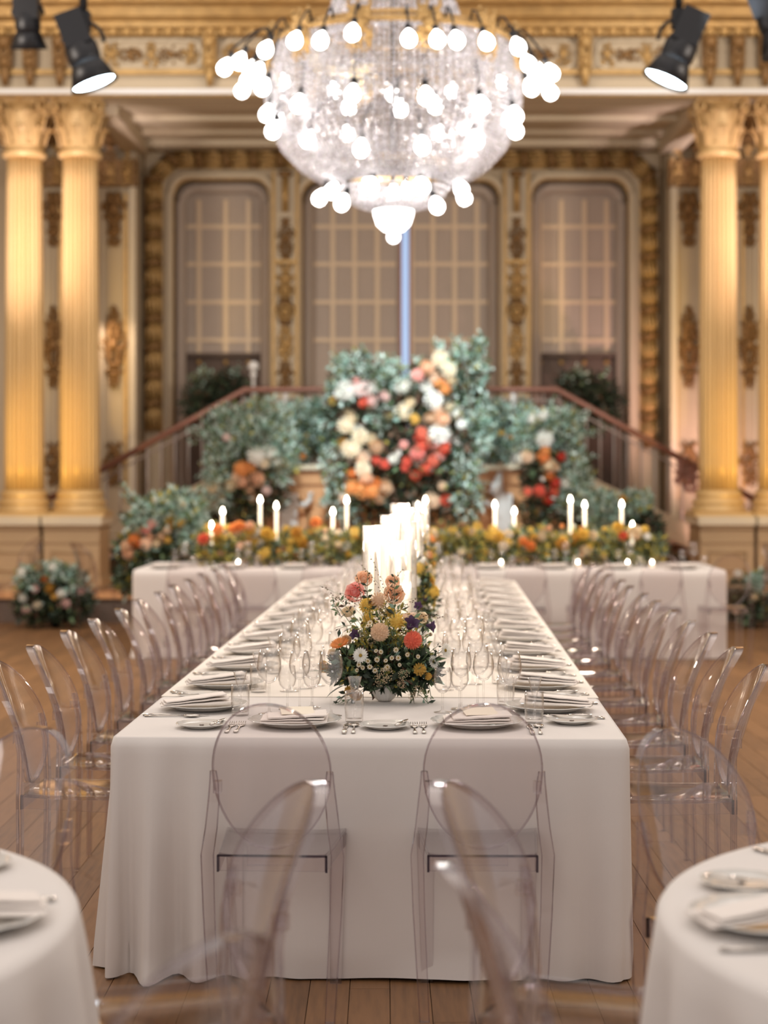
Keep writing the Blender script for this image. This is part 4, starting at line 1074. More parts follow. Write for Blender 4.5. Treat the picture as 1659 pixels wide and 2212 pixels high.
def fl_at(parent, kind, col, p, r, d=(0, -1, .3), lab=None, name=None):
    q = Vector(d).to_track_quat('Z', 'Y').to_matrix().to_4x4()
    nm = name or {'rose': 'rose', 'pompon': 'dahlia', 'dahlia': 'dahlia', 'spiky': 'scabious', 'daisy': 'daisy', 'gerbera': 'gerbera', 'bell': 'bellflower', 'cluster': 'flower_cluster', 'small_daisy': 'small_daisy'}[kind]
    o = link(nm, fmesh(kind, col), parent, M=Matrix.Translation(Vector(p) - (parent.location if parent else Vector())) @ q @ Matrix.Rotation(random.uniform(0, 6), 4, 'Z') @ Matrix.Scale(r, 4))
    if lab: o['label'] = lab
    return o

# ---- (a) near arrangement, in focus -----------------------------------
YB = 6.03; bw = W(831, 1521, YB); bw.z = HT + .003
A = thing('flower_bowl', 'low bowl of coral, peach, yellow and white flowers nearest the camera on the long table', 'flower arrangement', bw)
MB().lathe([(.018, 0), (.024, 0), (.034, .008), (.046, .028), (.0485, .048), (.047, .058), (.044, .058), (.044, .046), (.04, .028), (.02, .008), (.001, .008)], 96, rfun=lambda a, z: 1 + .045 * abs(math.cos(a * 8)) ** .6 - .03, cap=False).build('bowl', PORC, A)
def AP(x, y, dy=0):
    p = W(x, y, YB + dy); p.z = max(p.z, HT + .008); return p
def rel(p): return Vector(p) - bw
# foliage mound
bl = []
for (x, y, dy, r1, r2) in ((832, 1440, 0, 95, 55), (800, 1400, .02, 70, 60), (860, 1395, .02, 72, 60), (830, 1355, .06, 62, 55), (760, 1440, -.02, 45, 38), (900, 1445, -.02, 52, 40), (835, 1466, -.02, 56, 18)):
    c = rel(AP(x, y, dy)); k = YB / F; bl.append((c.x, c.y, c.z, r1 * k * .92, .075, r2 * k * .9))
leaf_field('foliage', [b for b in bl if b[2] < .17], 2800, .034, (6, 3, .2, .3, .0, .8, .3), A, 11, asp=.5, surf=.3)
leaf_field('upper_foliage', [b for b in bl if b[2] >= .13], 1100, .026, (1, 3, .4, 3, .3, .5, 4), A, 12, asp=.4, surf=.2)
st_ = []
rr_ = random.Random(5)
for (x, y, tx, ty, L) in ((735, 1330, 728, 1318, .09), (760, 1350, 700, 1360, .06), (745, 1440, 676, 1450, .09), (760, 1490, 730, 1520, .08), (770, 1500, 745, 1530, .07), (905, 1500, 930, 1530, .10), (890, 1500, 885, 1530, .06),
                          (920, 1450, 935, 1500, .09), (905, 1430, 930, 1400, .09), (780, 1350, 740, 1300, .12), (880, 1330, 930, 1345, .09), (850, 1340, 860, 1250, .16), (800, 1330, 790, 1240, .16)):
    a, b = AP(x, y, -.04), AP(tx, ty, -.06); st_.append((rel(a), b - a, L))
sprig_field('leaf_spray', st_, .034, (6, 4, .2, .6, 0, .4, 0), A, 6, step=.022, asp=.42, stem=.0012, stem_mi=1)
# long pointed leaves
lf = MB(); pr = [(0, 0, 0), (.16, .12, .02), (.4, .17, .03), (.7, .12, .01), (1, 0, -.05)]
vs = [(0, 0, 0)]
for (u, w_, z) in pr[1:4]: vs += [(u, -w_, z + .03), (u, 0, z), (u, w_, z + .03)]
vs.append((1, 0, -.06)); lf.add(vs, [(0, 1, 2), (0, 2, 3), (1, 4, 5, 2), (2, 5, 6, 3), (4, 7, 8, 5), (5, 8, 9, 6), (7, 10, 8), (8, 10, 9)], True)
lfm = [lf.mesh('leaf', [GR[i]]) for i in (0, 1)]
for i, (x, y, tx, ty, dy) in enumerate(((745, 1352, 722, 1357, -.05), (712, 1452, 669, 1449, -.06), (762, 1356, 740, 1366, -.05), (905, 1440, 932, 1404, -.08), (880, 1485, 896, 1520, -.1), (905, 1485, 925, 1516, -.09), (770, 1495, 718, 1520, -.09),
                                  (765, 1510, 732, 1528, -.1), (745, 1480, 704, 1505, -.07), (850, 1480, 876, 1492, -.1), (800, 1480, 812, 1500, -.1), (830, 1478, 846, 1497, -.1), (915, 1455, 925, 1475, -.08), (780, 1340, 752, 1350, -.05),
                                  (740, 1335, 722, 1322, -.04), (890, 1345, 925, 1356, -.05), (748, 1325, 735, 1336, -.05), (870, 1440, 915, 1452, -.09), (790, 1445, 770, 1475, -.09))):
    a, b = AP(x, y, dy), AP(tx, ty, dy - .01); d = b - a; q = d.to_track_quat('X', 'Z').to_matrix().to_4x4()
    link('leaf', lfm[i % 2], A, M=Matrix.Translation(rel(a)) @ q @ Matrix.Diagonal((d.length * 1.05, d.length * .9, d.length, 1)))
def fa(kind, col, x, y, r, dy=-.05, d=(0, -1, .3), lab=None, stem=True, name=None):
    p = AP(x, y, dy); o = fl_at(A, kind, col, p, r * YB / F, d, lab, name); 
    if stem: stems.append((rel(p), r)); 
    return o
stems = []
fa('dahlia', 'tan', 820, 1365, 21, -.10, (0, -1, .15), 'peach-beige ball dahlia facing the camera'); fa('spiky', 'tan', 818, 1297, 20, -.04, (0.15, -.5, 1), 'beige scabious head on a tall stem')
fa('dahlia', 'yellow', 793, 1308, 19, -.03, (-.5, -.6, .8), 'yellow dahlia'); fa('rose', 'pink', 768, 1281, 22, .02, (-.3, -1, .4), 'salmon pink rose'); fa('rose', 'peach', 786, 1252, 19, .12, (0, -1, .5))
fa('rose', 'peach', 851, 1285, 23, .06, (.1, -1, .4), 'peach rose'); fa('rose', 'peach', 848, 1258, 16, .14, (0, -1, .5)); fa('dahlia', 'coral', 892, 1383, 21, -.09, (.25, -1, .2), 'coral red dahlia'); 
fa('gerbera', 'orange', 735, 1394, 24, -.07, (-.35, -.45, 1), 'orange zinnia tilted to the left'); fa('daisy', 'white', 779, 1416, 18, -.12, (-.3, -1, .25), 'white daisy facing the camera'); fa('daisy', 'peach', 883, 1326, 21, .0, (.1, .2, -1), 'drooping faded peach daisy')
fa('pompon', 'yellow', 859, 1343, 20, -.04, (0, -.6, 1)); fa('pompon', 'yellow', 795, 1336, 13, .02, (0, -.6, 1)); fa('pompon', 'mustard', 907, 1446, 15, -.10, (.4, -1, .1)); fa('pompon', 'yellow', 843, 1322, 12, .02); fa('rose', 'cream', 912, 1335, 13, .03)
fa('rose', 'cream', 752, 1323, 15, .0, (-.3, -.6, 1), 'creamy white bloom'); fa('bell', 'purple', 888, 1348, 16, -.07, (.3, -.6, .6), 'dark purple bellflower'); fa('bell', 'purple', 930, 1353, 12, -.05, (1, -.5, 0), 'dark purple bellflower'); fa('bell', 'purple', 768, 1371, 11, -.07, (-.6, -.7, .3))
fa('bell', 'purple', 903, 1309, 9, .1); fa('daisy', 'white', 962, 1405, 17, -.05, (.75, -.7, .1), 'white cosmos turned to the right on a thin stem'); fa('daisy', 'white', 936, 1430, 16, -.07, (.7, -.7, .3)); fa('daisy', 'white', 905, 1370, 9, -.0, (.6, -.3, .6))
fa('rose', 'mustard', 702, 1440, 13, -.03, (-.6, -.8, 0)); fa('rose', 'mustard', 770, 1500, 13, -.06, (-.2, -1, -.2)); fa('pompon', 'mustard', 755, 1492, 12, -.05, (-.3, -1, -.2)); fa('rose', 'cream', 718, 1411, 10, -.04); fa('pompon', 'mustard', 925, 1461, 9, -.09); fa('rose', 'tan', 748, 1383, 11, -.05)
for (x, y, r) in ((728, 1306, 5), (930, 1371, 5.5), (924, 1396, 4.5)): fa('pompon', 'beige', x, y, r, -.04, (-.2, -.2, 1), name='flower_bud')
for (x, y, tx, ty) in ((962, 1405, 912, 1388), (924, 1396, 900, 1415), (936, 1430, 905, 1440), (930, 1371, 905, 1395)): stems.append((rel(AP(x, y, -.05)), 1))
for (x, y) in ((794, 1427), (821, 1410), (845, 1423), (833, 1429), (809, 1450), (857, 1406), (901, 1417), (798, 1442), (782, 1443), (834, 1446), (861, 1422), (771, 1447), (862, 1435), (812, 1408), (838, 1440), (776, 1436), (793, 1350), (800, 1345), (880, 1415), (816, 1424)):
    fa('small_daisy', 'cream', x + rr_.uniform(-2, 2), y + rr_.uniform(-2, 2), rr_.uniform(5, 7), -.125, (rr_.uniform(-.5, .5), -1, rr_.uniform(0, .6)), stem=False)
for (x, y, r, c) in ((832, 1456, 19, 'beige'), (821, 1470, 15, 'beige'), (903, 1493, 13, 'beige'), (872, 1458, 13, 'beige'), (868, 1478, 10, 'tan'), (889, 1504, 9, 'beige'), (828, 1322, 12, 'beige'), (782, 1372, 12, 'beige'), (805, 1385, 12, 'beige'), (885, 1366, 10, 'beige')):
    fa('cluster', c, x, y, r, -.13 if y > 1400 else -.03, (rr_.uniform(-.3, .3), -1, .4), stem=False)
mb = MB()
for (p, r) in stems: mb.tube([p, p * .5 + Vector((0, 0, .05)), Vector((0, 0, .05))], .0012, 5)
for i in range(16):
    a = AP(rr_.uniform(780, 880), 1330, .0); x_ = (690, 745, 760, 775, 800, 860, 872, 880, 960, 942, 950, 728, 716, 905, 770, 848)[i]; y_ = (1265, 1285, 1262, 1215, 1200, 1250, 1225, 1265, 1335, 1345, 1330, 1278, 1290, 1290, 1240, 1262)[i]
    b = AP(x_, y_, -.03); mid = (a + b) / 2 + Vector((0, 0, .02)); mb.tube([rel(a), rel(mid), rel(b)], .0006, 4)
    for k in range(9): q = a.lerp(b, .45 + .06 * k); mb.ball(rel(q) + Vector((rr_.uniform(-.004, .004), 0, rr_.uniform(-.002, .006))), .0022, 5, 3, mi=1, sc=(1.4, 1, 1))
tag(mb.build('stem', [GR[1], GR[5]], A), kind='stuff')

# ---- (b) further bowls on the long table -------------------------------
def bowl_arr(M, nm, cols, w_, h_, seed, green=(4, 3, .5, 2, 0, .4, 1.5)):
    p = M.translation; t = thing('flower_bowl', nm, 'flower arrangement', p)
    MB().lathe([(.03, 0), (.06, .03), (.07, .07), (.065, .07), (.03, .01), (.001, .01)], 32, cap=False).build('bowl', PORC, t)
    leaf_field('foliage', [(0, 0, .10 + h_ * .3, w_, w_ * .8, h_ * .4), (0, 0, .1 + h_ * .55, w_ * .7, w_ * .6, h_ * .4)], 1500, .032, green, t, seed)
    r = random.Random(seed)
    for i in range(30):
        a = r.uniform(0, 2 * PI); e = r.uniform(-.2, 1.2); d = Vector((math.cos(a) * math.cos(e), math.sin(a) * math.cos(e), math.sin(e)))
        fl_at(t, r.choice(('rose', 'pompon', 'daisy')), r.choice(cols), p + Vector((d.x * w_, d.y * w_ * .85, .12 + h_ * .3 + d.z * h_ * .6)), r.uniform(.018, .034), d)
bowl_arr(TT(.10, 2.95, HT + .003), 'second flower bowl on the long table, yellow and white, behind the first candles', ('yellow', 'white', 'mustard', 'purple', 'cream'), .10, .30, 21)
bowl_arr(TT(.06, 4.45, HT + .003), 'third flower bowl on the long table, yellow and orange', ('yellow', 'mustard', 'orange', 'cream'), .13, .42, 22)
bowl_arr(TT(.04, 6.1, HT + .003), 'farthest flower bowl on the long table, pale yellow', ('yellow', 'beige', 'orange'), .15, .42, 23)

# ---- (c) garland along the crosswise table ------------------------------
def PXY(x, y, Y): return W(x, y, Y)
gt = thing('flower_garland', 'low yellow and orange flower garland along the crosswise table', 'flower garland', (0, 0, 0))
bl = []; r = random.Random(9)
for i in range(46):
    x = 440 + i * 21.6; 
    if 800 < x < 905 and False: continue
    c = PXY(x, 1172 + r.uniform(-8, 14), 14.85); bl.append((c.x, c.y, c.z, .10, .16, .105 + r.uniform(-.02, .03)))
    c = PXY(x, 1196, 14.8); bl.append((c.x, c.y, c.z, .10, .14, .08))
leaf_field('foliage', bl, 16000, .052, (3.2, 3, .8, 4, .5, .6, 3.6), gt, 31, surf=.2)
cc = ['yellow'] * 8 + ['mustard'] * 3 + ['orange'] + ['cream'] * 4 + ['beige', 'peach', 'white', 'beige']
for i in range(210):
    x = r.uniform(438, 1412); y = r.uniform(1142, 1205) if r.random() < .8 else r.uniform(1135, 1165)
    fl_at(gt, r.choice(('rose', 'pompon', 'pompon', 'daisy')), r.choice(cc), PXY(x, y, 14.72 + r.uniform(-.04, .1)), r.uniform(.022, .05), (r.uniform(-.4, .4), -1, r.uniform(-.1, .8)))
for (x, y, c, rr) in ((518, 1138, 'orange', .05), (505, 1142, 'orange', .045), (575, 1152, 'yellow', .05), (650, 1168, 'yellow', .05), (655, 1175, 'mustard', .045), (470, 1145, 'orange', .05), (440, 1165, 'coral', .05), (540, 1136, 'peach', .04),
                      (682, 1130, 'orange', .05), (640, 1150, 'mustard', .05), (1215, 1175, 'mustard', .055), (1146, 1180, 'orange', .045), (1260, 1155, 'yellow', .05), (1335, 1140, 'yellow', .05), (1345, 1158, 'coral', .04), (1075, 1160, 'yellow', .055), (1130, 1170, 'orange', .04), (1370, 1150, 'cream', .06)):
    fl_at(gt, 'rose', c, PXY(x, y, 14.66), rr, (0, -1, .3))
# ---- (d) tall installation in front of the landing ---------------------
YF = 18.75
big = thing('flower_installation', 'tall lush flower installation in front of the landing with white, peach and coral blooms', 'flower arrangement', (.2, YF, .28))
def blobs(lst, Y, off, dep=.35):
    out = []
    for (x, y, r1, r2) in lst:
        p = W(x, y, Y); k = Y / F; out.append((p.x - off[0], p.y - off[1], p.z - off[2], r1 * k, dep, r2 * k))
    return out
BL = [(778, 830, 62, 62), (840, 880, 95, 70), (950, 850, 75, 75), (800, 960, 72, 95), (900, 980, 110, 110), (960, 1010, 62, 85), (770, 1070, 58, 70), (860, 1090, 95, 60), (985, 1085, 45, 62), (1010, 830, 42, 70), (730, 900, 28, 60), (985, 930, 48, 60)]
MB().tube([(0, .1, 0), (0, .1, 2.2)], .05, 8).build('stand', BLACKM, big)
leaf_field('foliage', blobs(BL, YF, big.location, .32), 9000, .085, (11, 1, .15, .5, .0, 6, .1), big, 41, surf=.1)
leaf_field('teal_foliage', blobs([(760, 790, 45, 32), (735, 850, 28, 50), (820, 800, 50, 30), (1000, 800, 45, 50), (1030, 770, 22, 42), (1015, 880, 35, 62), (720, 1000, 25, 60), (740, 1080, 40, 50), (1005, 1075, 40, 50), (1040, 940, 24, 50), (860, 825, 46, 30), (820, 905, 38, 30), (1000, 1010, 34, 45)], YF - .15, big.location, .22), 3600, .066, (2, 3, 3, 1, 6, .6, .3), big, 42, surf=.3)
r = random.Random(12); st_ = []
for (x, y, tx, ty) in ((1020, 790, 1045, 735), (1010, 790, 1025, 728), (1030, 830, 1055, 800), (1000, 780, 985, 722), (760, 790, 735, 760), (745, 830, 708, 830), (780, 780, 790, 752), (730, 900, 700, 925), (1000, 900, 1040, 880), (1020, 930, 1068, 905), (960, 760, 940, 735),
                       (820, 800, 850, 770), (720, 1050, 696, 1080), (1010, 1080, 1042, 1040), (1000, 1000, 1050, 1010), (900, 800, 905, 770), (740, 950, 700, 970), (730, 1000, 690, 1010), (1040, 760, 1048, 728)):
    for k in range(3):
        a, b = W(x + r.uniform(-8, 8), y + r.uniform(-8, 8), YF - .15), W(tx + r.uniform(-8, 8), ty + r.uniform(-8, 8), YF - .2); st_.append((a - big.location, b - a, (b - a).length * 1.1))
sprig_field('eucalyptus_spray', st_, .08, (.5, 2, 5, .5, 4, .2, 0), big, 43, step=.055, stem=.004)
FL = [(747, 843, 20, 'white'), (951, 775, 17, 'cream'), (970, 799, 16, 'cream'), (921, 835, 14, 'white'), (937, 864, 19, 'white'), (986, 892, 14, 'white'), (951, 935, 23, 'white'), (872, 837, 15, 'white'), (799, 840, 14, 'white'), (872, 889, 18, 'cream'),
      (777, 943, 17, 'cream'), (758, 970, 19, 'cream'), (782, 989, 17, 'peach'), (785, 1014, 16, 'cream'), (747, 919, 17, 'cream'), (770, 930, 12, 'white'), (800, 950, 12, 'cream'), (942, 816, 16, 'peach'), (921, 794, 14, 'peach'), (902, 810, 13, 'pink'), (961, 837, 14, 'orange'), (948, 826, 12, 'orange'), (955, 905, 14, 'peach'), (968, 880, 12, 'cream'),
      (780, 1057, 20, 'orange'), (761, 1054, 15, 'orange'), (801, 1060, 16, 'orange'), (790, 1070, 14, 'peach'), (761, 1024, 10, 'orange'), (829, 1054, 15, 'tan'), (964, 1081, 11, 'coral'), (934, 1081, 17, 'tan'), (910, 935, 12, 'coral'), (915, 962, 14, 'coral'), (937, 967, 14, 'pink'), (961, 970, 12, 'coral'), (902, 981, 14, 'pink'),
      (937, 995, 13, 'coral'), (923, 1012, 13, 'coral'), (880, 997, 11, 'red'), (875, 1010, 9, 'red'), (899, 1027, 10, 'coral'), (812, 995, 10, 'red'), (831, 1003, 10, 'red'), (788, 870, 11, 'coral'), (769, 825, 10, 'pink'), (782, 840, 17, 'blush'), (801, 867, 14, 'blush'), (720, 866, 8, 'yellow'), (830, 855, 11, 'blush'),
      (965, 945, 14, 'blush'), (985, 955, 10, 'white'), (930, 905, 13, 'tan'), (895, 905, 11, 'mustard'), (812, 965, 13, 'tan'), (740, 960, 12, 'mustard'), (760, 905, 12, 'cream'), (872, 960, 9, 'pink'), (885, 870, 10, 'cream'), (945, 885, 13, 'peach'), (997, 915, 11, 'white'), (930, 950, 10, 'peach'), (790, 1035, 13, 'peach'),
      (745, 1075, 12, 'peach'), (810, 1045, 12, 'orange'), (955, 1050, 9, 'tan'), (905, 945, 9, 'red'), (950, 985, 11, 'pink'), (850, 992, 10, 'white'), (860, 978, 7, 'white'), (735, 850, 13, 'white'), (760, 838, 12, 'blush'), (975, 820, 12, 'cream'), (820, 1075, 12, 'tan'), (840, 900, 9, 'beige'), (750, 895, 11, 'beige')]
def put_fl(parent, lst, Y, jit=.12, seed=1):
    r = random.Random(seed)
    for (x, y, rr, c) in lst: fl_at(parent, 'pompon' if rr > 15 or r.random() < .4 else 'rose', c, W(x, y, Y - .3 + r.uniform(0, jit)), rr * Y / F * 1.16, (r.uniform(-.3, .3), -1, r.uniform(0, .5)))
put_fl(big, FL, YF, .1, 3)
def arrangement(nm, lab, cat, Y, base, dark, teal, sprays, flowers, seed, n1=2500, n2=1800, dep=.25, size=.075, w1=(10, 1.5, .3, .6, .1, 4, .2), w2=(.8, 2.4, 4, .8, 5.5, .3, .4), z0=.28):
    p = W(base, 1000, Y); t = thing(nm, lab, cat, (p.x, Y, z0))
    if z0 < 1: MB().tube([(0, .05, 0), (0, .05, max(.2, W(base, 1300 if z0 == 0 and Y > 16 else 1100 if Y > 15.9 else 1200, Y).z - z0))], .04, 8).build('stand', BLACKM, t)
    if dark: leaf_field('foliage', blobs(dark, Y, t.location, dep), n1, size, w1, t, seed, surf=.15)
    if teal: leaf_field('teal_foliage', blobs(teal, Y - .1, t.location, dep * .8), n2, size * .9, w2, t, seed + 1, surf=.3)
    st_ = []; r = random.Random(seed)
    for (x, y, tx, ty) in sprays:
        for k in range(3):
            a, b = W(x + r.uniform(-7, 7), y + r.uniform(-7, 7), Y - .1), W(tx + r.uniform(-9, 9), ty + r.uniform(-9, 9), Y - .15); st_.append((a - t.location, b - a, (b - a).length * 1.1))
    if st_: sprig_field('leaf_spray', st_, size * .95, (.6, 2, 5, .6, 3.6, .3, 0), t, seed + 2, step=.05, stem=.004)
    r = random.Random(seed + 5)
    for (x, y, rr, c) in flowers: fl_at(t, 'pompon' if rr > 15 or r.random() < .4 else 'rose', c, W(x, y, Y - dep * .95), rr * Y / F * 1.15, (r.uniform(-.3, .3), -1, r.uniform(0, .5)))
    return t
arrangement('flower_installation', 'left flower column by the landing with white and orange blooms and long teal sprays', 'flower arrangement', 18.7, 540,
            [(540, 1010, 50, 60), (560, 1070, 60, 50), (530, 1110, 45, 45)], [(500, 930, 55, 55), (570, 900, 60, 40), (480, 1000, 35, 60), (560, 950, 60, 45), (610, 1000, 30, 50), (470, 1060, 35, 45), (620, 960, 25, 40)],
            [(500, 900, 430, 900), (490, 930, 415, 940), (520, 890, 470, 868), (480, 980, 440, 985), (470, 1020, 430, 1020), (560, 880, 560, 860), (620, 890, 640, 870), (500, 950, 410, 920), (480, 1060, 435, 1065)],
            [(555, 986, 20, 'white'), (584, 981, 15, 'white'), (522, 1013, 17, 'orange'), (541, 1010, 12, 'orange'), (555, 1035, 14, 'peach'), (525, 1043, 12, 'peach'), (498, 1048, 11, 'cream'), (570, 1000, 12, 'cream'), (540, 1060, 9, 'tan'), (600, 1000, 9, 'white'), (510, 1030, 10, 'tan'), (575, 1060, 9, 'blush'), (550, 1080, 8, 'tan'), (462, 1055, 11, 'cream'), (490, 945, 9, 'blush')], 51, 2600, 3600)
arrangement('flower_installation', 'right flower column by the landing with red and orange blooms under a white dahlia', 'flower arrangement', 18.7, 1180,
            [(1165, 1000, 45, 60), (1180, 1060, 50, 60), (1170, 1110, 45, 40), (1200, 970, 40, 40)], [(1160, 920, 50, 40), (1215, 930, 50, 50), (1235, 1010, 35, 55), (1255, 1050, 25, 50), (1225, 1080, 40, 40), (1140, 950, 30, 50)],
            [(1220, 900, 1270, 890), (1240, 940, 1295, 925), (1250, 1000, 1285, 990), (1200, 890, 1190, 865), (1250, 1050, 1285, 1060), (1150, 890, 1130, 868), (1240, 920, 1265, 905)],
            [(1176, 948, 19, 'white'), (1178, 973, 11, 'orange'), (1173, 989, 13, 'orange'), (1184, 1006, 15, 'cream'), (1138, 986, 14, 'tan'), (1165, 1060, 12, 'red'), (1200, 1043, 10, 'red'), (1195, 1062, 11, 'coral'), (1184, 1079, 11, 'red'), (1187, 1027, 10, 'orange'), (1214, 986, 9, 'red'), (1173, 897, 12, 'white'), (1200, 1010, 8, 'tan'),
             (1140, 1062, 9, 'coral'), (1172, 1035, 5, 'white'), (1125, 990, 10, 'white'), (1222, 1045, 10, 'white'), (1150, 905, 11, 'white')], 61, 2800, 3200)
arrangement('railing_greenery', 'teal greenery filling the landing railing left of the tall flower column', 'greenery', 19.6, 670, [(670, 960, 45, 32), (650, 930, 35, 30)], [(650, 900, 50, 32), (690, 930, 38, 50), (640, 960, 35, 40), (690, 885, 30, 25)],
            [(650, 890, 640, 862), (690, 880, 690, 862)], [(628, 932, 9, 'yellow'), (660, 940, 7, 'mustard'), (655, 985, 7, 'orange'), (680, 905, 8, 'white')], 71, 1600, 4200, z0=1.64)
arrangement('railing_greenery', 'teal greenery filling the landing railing right of the tall flower column', 'greenery', 19.6, 1075, [(1080, 960, 45, 32), (1090, 930, 35, 28)], [(1060, 900, 40, 35), (1090, 960, 40, 35), (1130, 900, 30, 35), (1050, 950, 30, 50), (1080, 890, 40, 20)],
            [(1080, 890, 1085, 865), (1120, 890, 1130, 866)], [(1066, 972, 8, 'beige'), (1083, 935, 7, 'mustard'), (1100, 945, 6, 'orange'), (1050, 892, 11, 'white'), (1135, 885, 8, 'coral')], 76, 1600, 4200, z0=1.64)
arrangement('vase_arrangement', 'big arrangement with coral and peach flowers behind the left end of the crosswise table', 'flower arrangement', 15.75, 345,
            [(345, 1185, 60, 50), (300, 1190, 45, 45), (380, 1170, 50, 45), (330, 1230, 70, 40), (280, 1250, 30, 30)], [(340, 1110, 50, 35), (400, 1110, 45, 40), (310, 1130, 40, 30), (375, 1085, 40, 25), (410, 1150, 30, 40)],
            [(300, 1100, 268, 1050), (310, 1110, 275, 1060), (330, 1090, 320, 1068), (390, 1080, 410, 1055), (400, 1090, 425, 1060), (300, 1120, 262, 1110), (360, 1080, 360, 1062)],
            [(316, 1143, 11, 'pink'), (329, 1131, 10, 'pink'), (292, 1168, 13, 'orange'), (300, 1175, 10, 'orange'), (314, 1175, 14, 'peach'), (372, 1127, 12, 'mustard'), (388, 1127, 11, 'mustard'), (393, 1088, 10, 'cream'), (361, 1166, 8, 'mustard'), (350, 1160, 9, 'tan'), (275, 1180, 12, 'tan'), (280, 1195, 13, 'peach'), (334, 1084, 8, 'white'),
             (340, 1175, 9, 'cream'), (362, 1145, 9, 'tan'), (300, 1150, 8, 'beige'), (325, 1160, 9, 'peach')], 81, 3400, 2600, z0=0, w1=(7, 3, 1, 1.4, .4, 1.4, .6))
arrangement('floor_arrangement', 'low flower bed on the floor in front of the left pedestal', 'flower arrangement', 17.0, 118,
            [(120, 1300, 75, 40), (80, 1310, 45, 35), (160, 1305, 40, 36), (110, 1260, 60, 35)], [(60, 1255, 25, 30), (160, 1260, 30, 25), (110, 1240, 45, 22)], [(90, 1240, 80, 1215), (150, 1240, 160, 1222)],
            [(113, 1226, 9, 'white'), (133, 1282, 10, 'white'), (108, 1270, 11, 'mustard'), (118, 1288, 8, 'mustard'), (47, 1236, 9, 'white'), (142, 1304, 9, 'blush'), (81, 1307, 9, 'cream'), (57, 1317, 9, 'blush'), (85, 1225, 9, 'beige'), (75, 1272, 8, 'blush'), (50, 1292, 8, 'white'), (95, 1250, 8, 'orange'), (175, 1276, 7, 'blush')], 91, 3600, 900, z0=0, w1=(10, 2, .6, .4, .1, 1.4, .1))
arrangement('floor_arrangement', 'low flower bed on the floor in front of the right pedestal', 'flower arrangement', 17.0, 1625,
            [(1615, 1310, 45, 34), (1650, 1300, 40, 40), (1600, 1280, 25, 26)], [(1640, 1262, 30, 22)], [], [(1594, 1240, 8, 'white'), (1654, 1250, 8, 'white'), (1590, 1320, 7, 'tan'), (1630, 1290, 8, 'cream')], 96, 1800, 600, z0=0, w1=(10, 2, .6, .4, .1, 1.4, .1))
arrangement('side_greenery', 'teal bush behind the right part of the crosswise table', 'greenery', 17.9, 1350,
            [(1375, 1130, 45, 40), (1400, 1150, 30, 40)], [(1310, 1110, 50, 38), (1365, 1090, 42, 25), (1300, 1080, 30, 18)], [(1300, 1080, 1290, 1060), (1370, 1080, 1390, 1062)], [(1345, 1080, 9, 'mustard'), (1360, 1083, 8, 'mustard')], 99, 1600, 2200, z0=.28)
for (x, lab) in ((470, 'dark shrub behind the railing in the left window'), (1275, 'dark shrub behind the railing in the right window')):
    arrangement('potted_shrub', lab, 'plant', 20.7, x, [(x, 850, 52, 42), (x - 40 if x < 800 else x + 30, 870, 38, 40), (x + 30 if x < 800 else x - 40, 835, 35, 32), (x, 900, 60, 40)], None, [(x, 820, x - 30, 795), (x + 20, 820, x + 40, 790), (x - 30, 830, x - 50, 805)], [], 111 + x, 2200, 0, w1=(12, .6, 0, 0, 0, 1, 0), z0=1.63)

# ================================================================== CHANDELIER
ZC = 13.0; CXc = (850 - PX) / F * ZC
def cz(y, Y=ZC): return CAMZ - (y - HY) / F * Y
ch = thing('chandelier', 'large crystal basket chandelier hanging over the long table', 'chandelier', (CXc, ZC, 0))
KP = ZC / F
def beads(name, prof, nstr, br, mi_sc=1.0, seed=0):
    """bead strings over a surface of revolution; prof = list of (r, z)"""
    P = np.array(prof, float); seg = np.sqrt((np.diff(P, axis=0) ** 2).sum(1)); L = np.concatenate([[0], np.cumsum(seg)]); nb = int(L[-1] / (br * 2.05))
    s = np.linspace(0, L[-1], nb); r = np.interp(s, L, P[:, 0]); z = np.interp(s, L, P[:, 1]); a = np.arange(nstr) * 2 * PI / nstr
    cx = (r[:, None] * np.cos(a)[None]).ravel(); cyy = (r[:, None] * np.sin(a)[None]).ravel(); czz = np.repeat(z, nstr); n = len(cx)
    g = np.random.default_rng(seed); th = g.random(n) * 6.28; ov = np.zeros((n, 6, 3))
    c, s_ = np.cos(th) * br, np.sin(th) * br
    ov[:, 0, 0] = c; ov[:, 0, 1] = s_; ov[:, 1, 0] = -s_; ov[:, 1, 1] = c; ov[:, 2, 0] = -c; ov[:, 2, 1] = -s_; ov[:, 3, 0] = s_; ov[:, 3, 1] = -c; ov[:, 4, 2] = br; ov[:, 5, 2] = -br
    v = (np.stack([cx, cyy, czz], 1)[:, None] + ov).reshape(-1, 3)
    t = np.array([(0, 1, 4), (1, 2, 4), (2, 3, 4), (3, 0, 4), (1, 0, 5), (2, 1, 5), (3, 2, 5), (0, 3, 5)]); f = (t[None] + 6 * np.arange(n)[:, None, None]).reshape(-1)
    me = bpy.data.meshes.new(name); me.vertices.add(6 * n); me.vertices.foreach_set('co', v.ravel().astype(np.float32)); me.loops.add(len(f)); me.loops.foreach_set('vertex_index', f.astype(np.int32))
    me.polygons.add(8 * n); me.polygons.foreach_set('loop_start', np.arange(8 * n, dtype=np.int32) * 3); me.materials.append(CRY); me.materials.append(CRW); me.polygons.foreach_set('material_index', np.repeat((g.random(n) < .22).astype(np.int32), 8)); me.update(calc_edges=True)
    o = link(name, me, ch); o['kind'] = 'stuff'; return o
bask = [(x * KP, cz(y)) for x, y in ((262, 112), (270, 150), (276, 200), (274, 240), (262, 285), (240, 325), (205, 362), (160, 390), (128, 400))]
beads('basket_bead_strings', bask, 168, .0165, seed=1)
beads('inner_bead_strings', [(r * .72, z) for r, z in bask[1:-1]], 60, .018, seed=2)
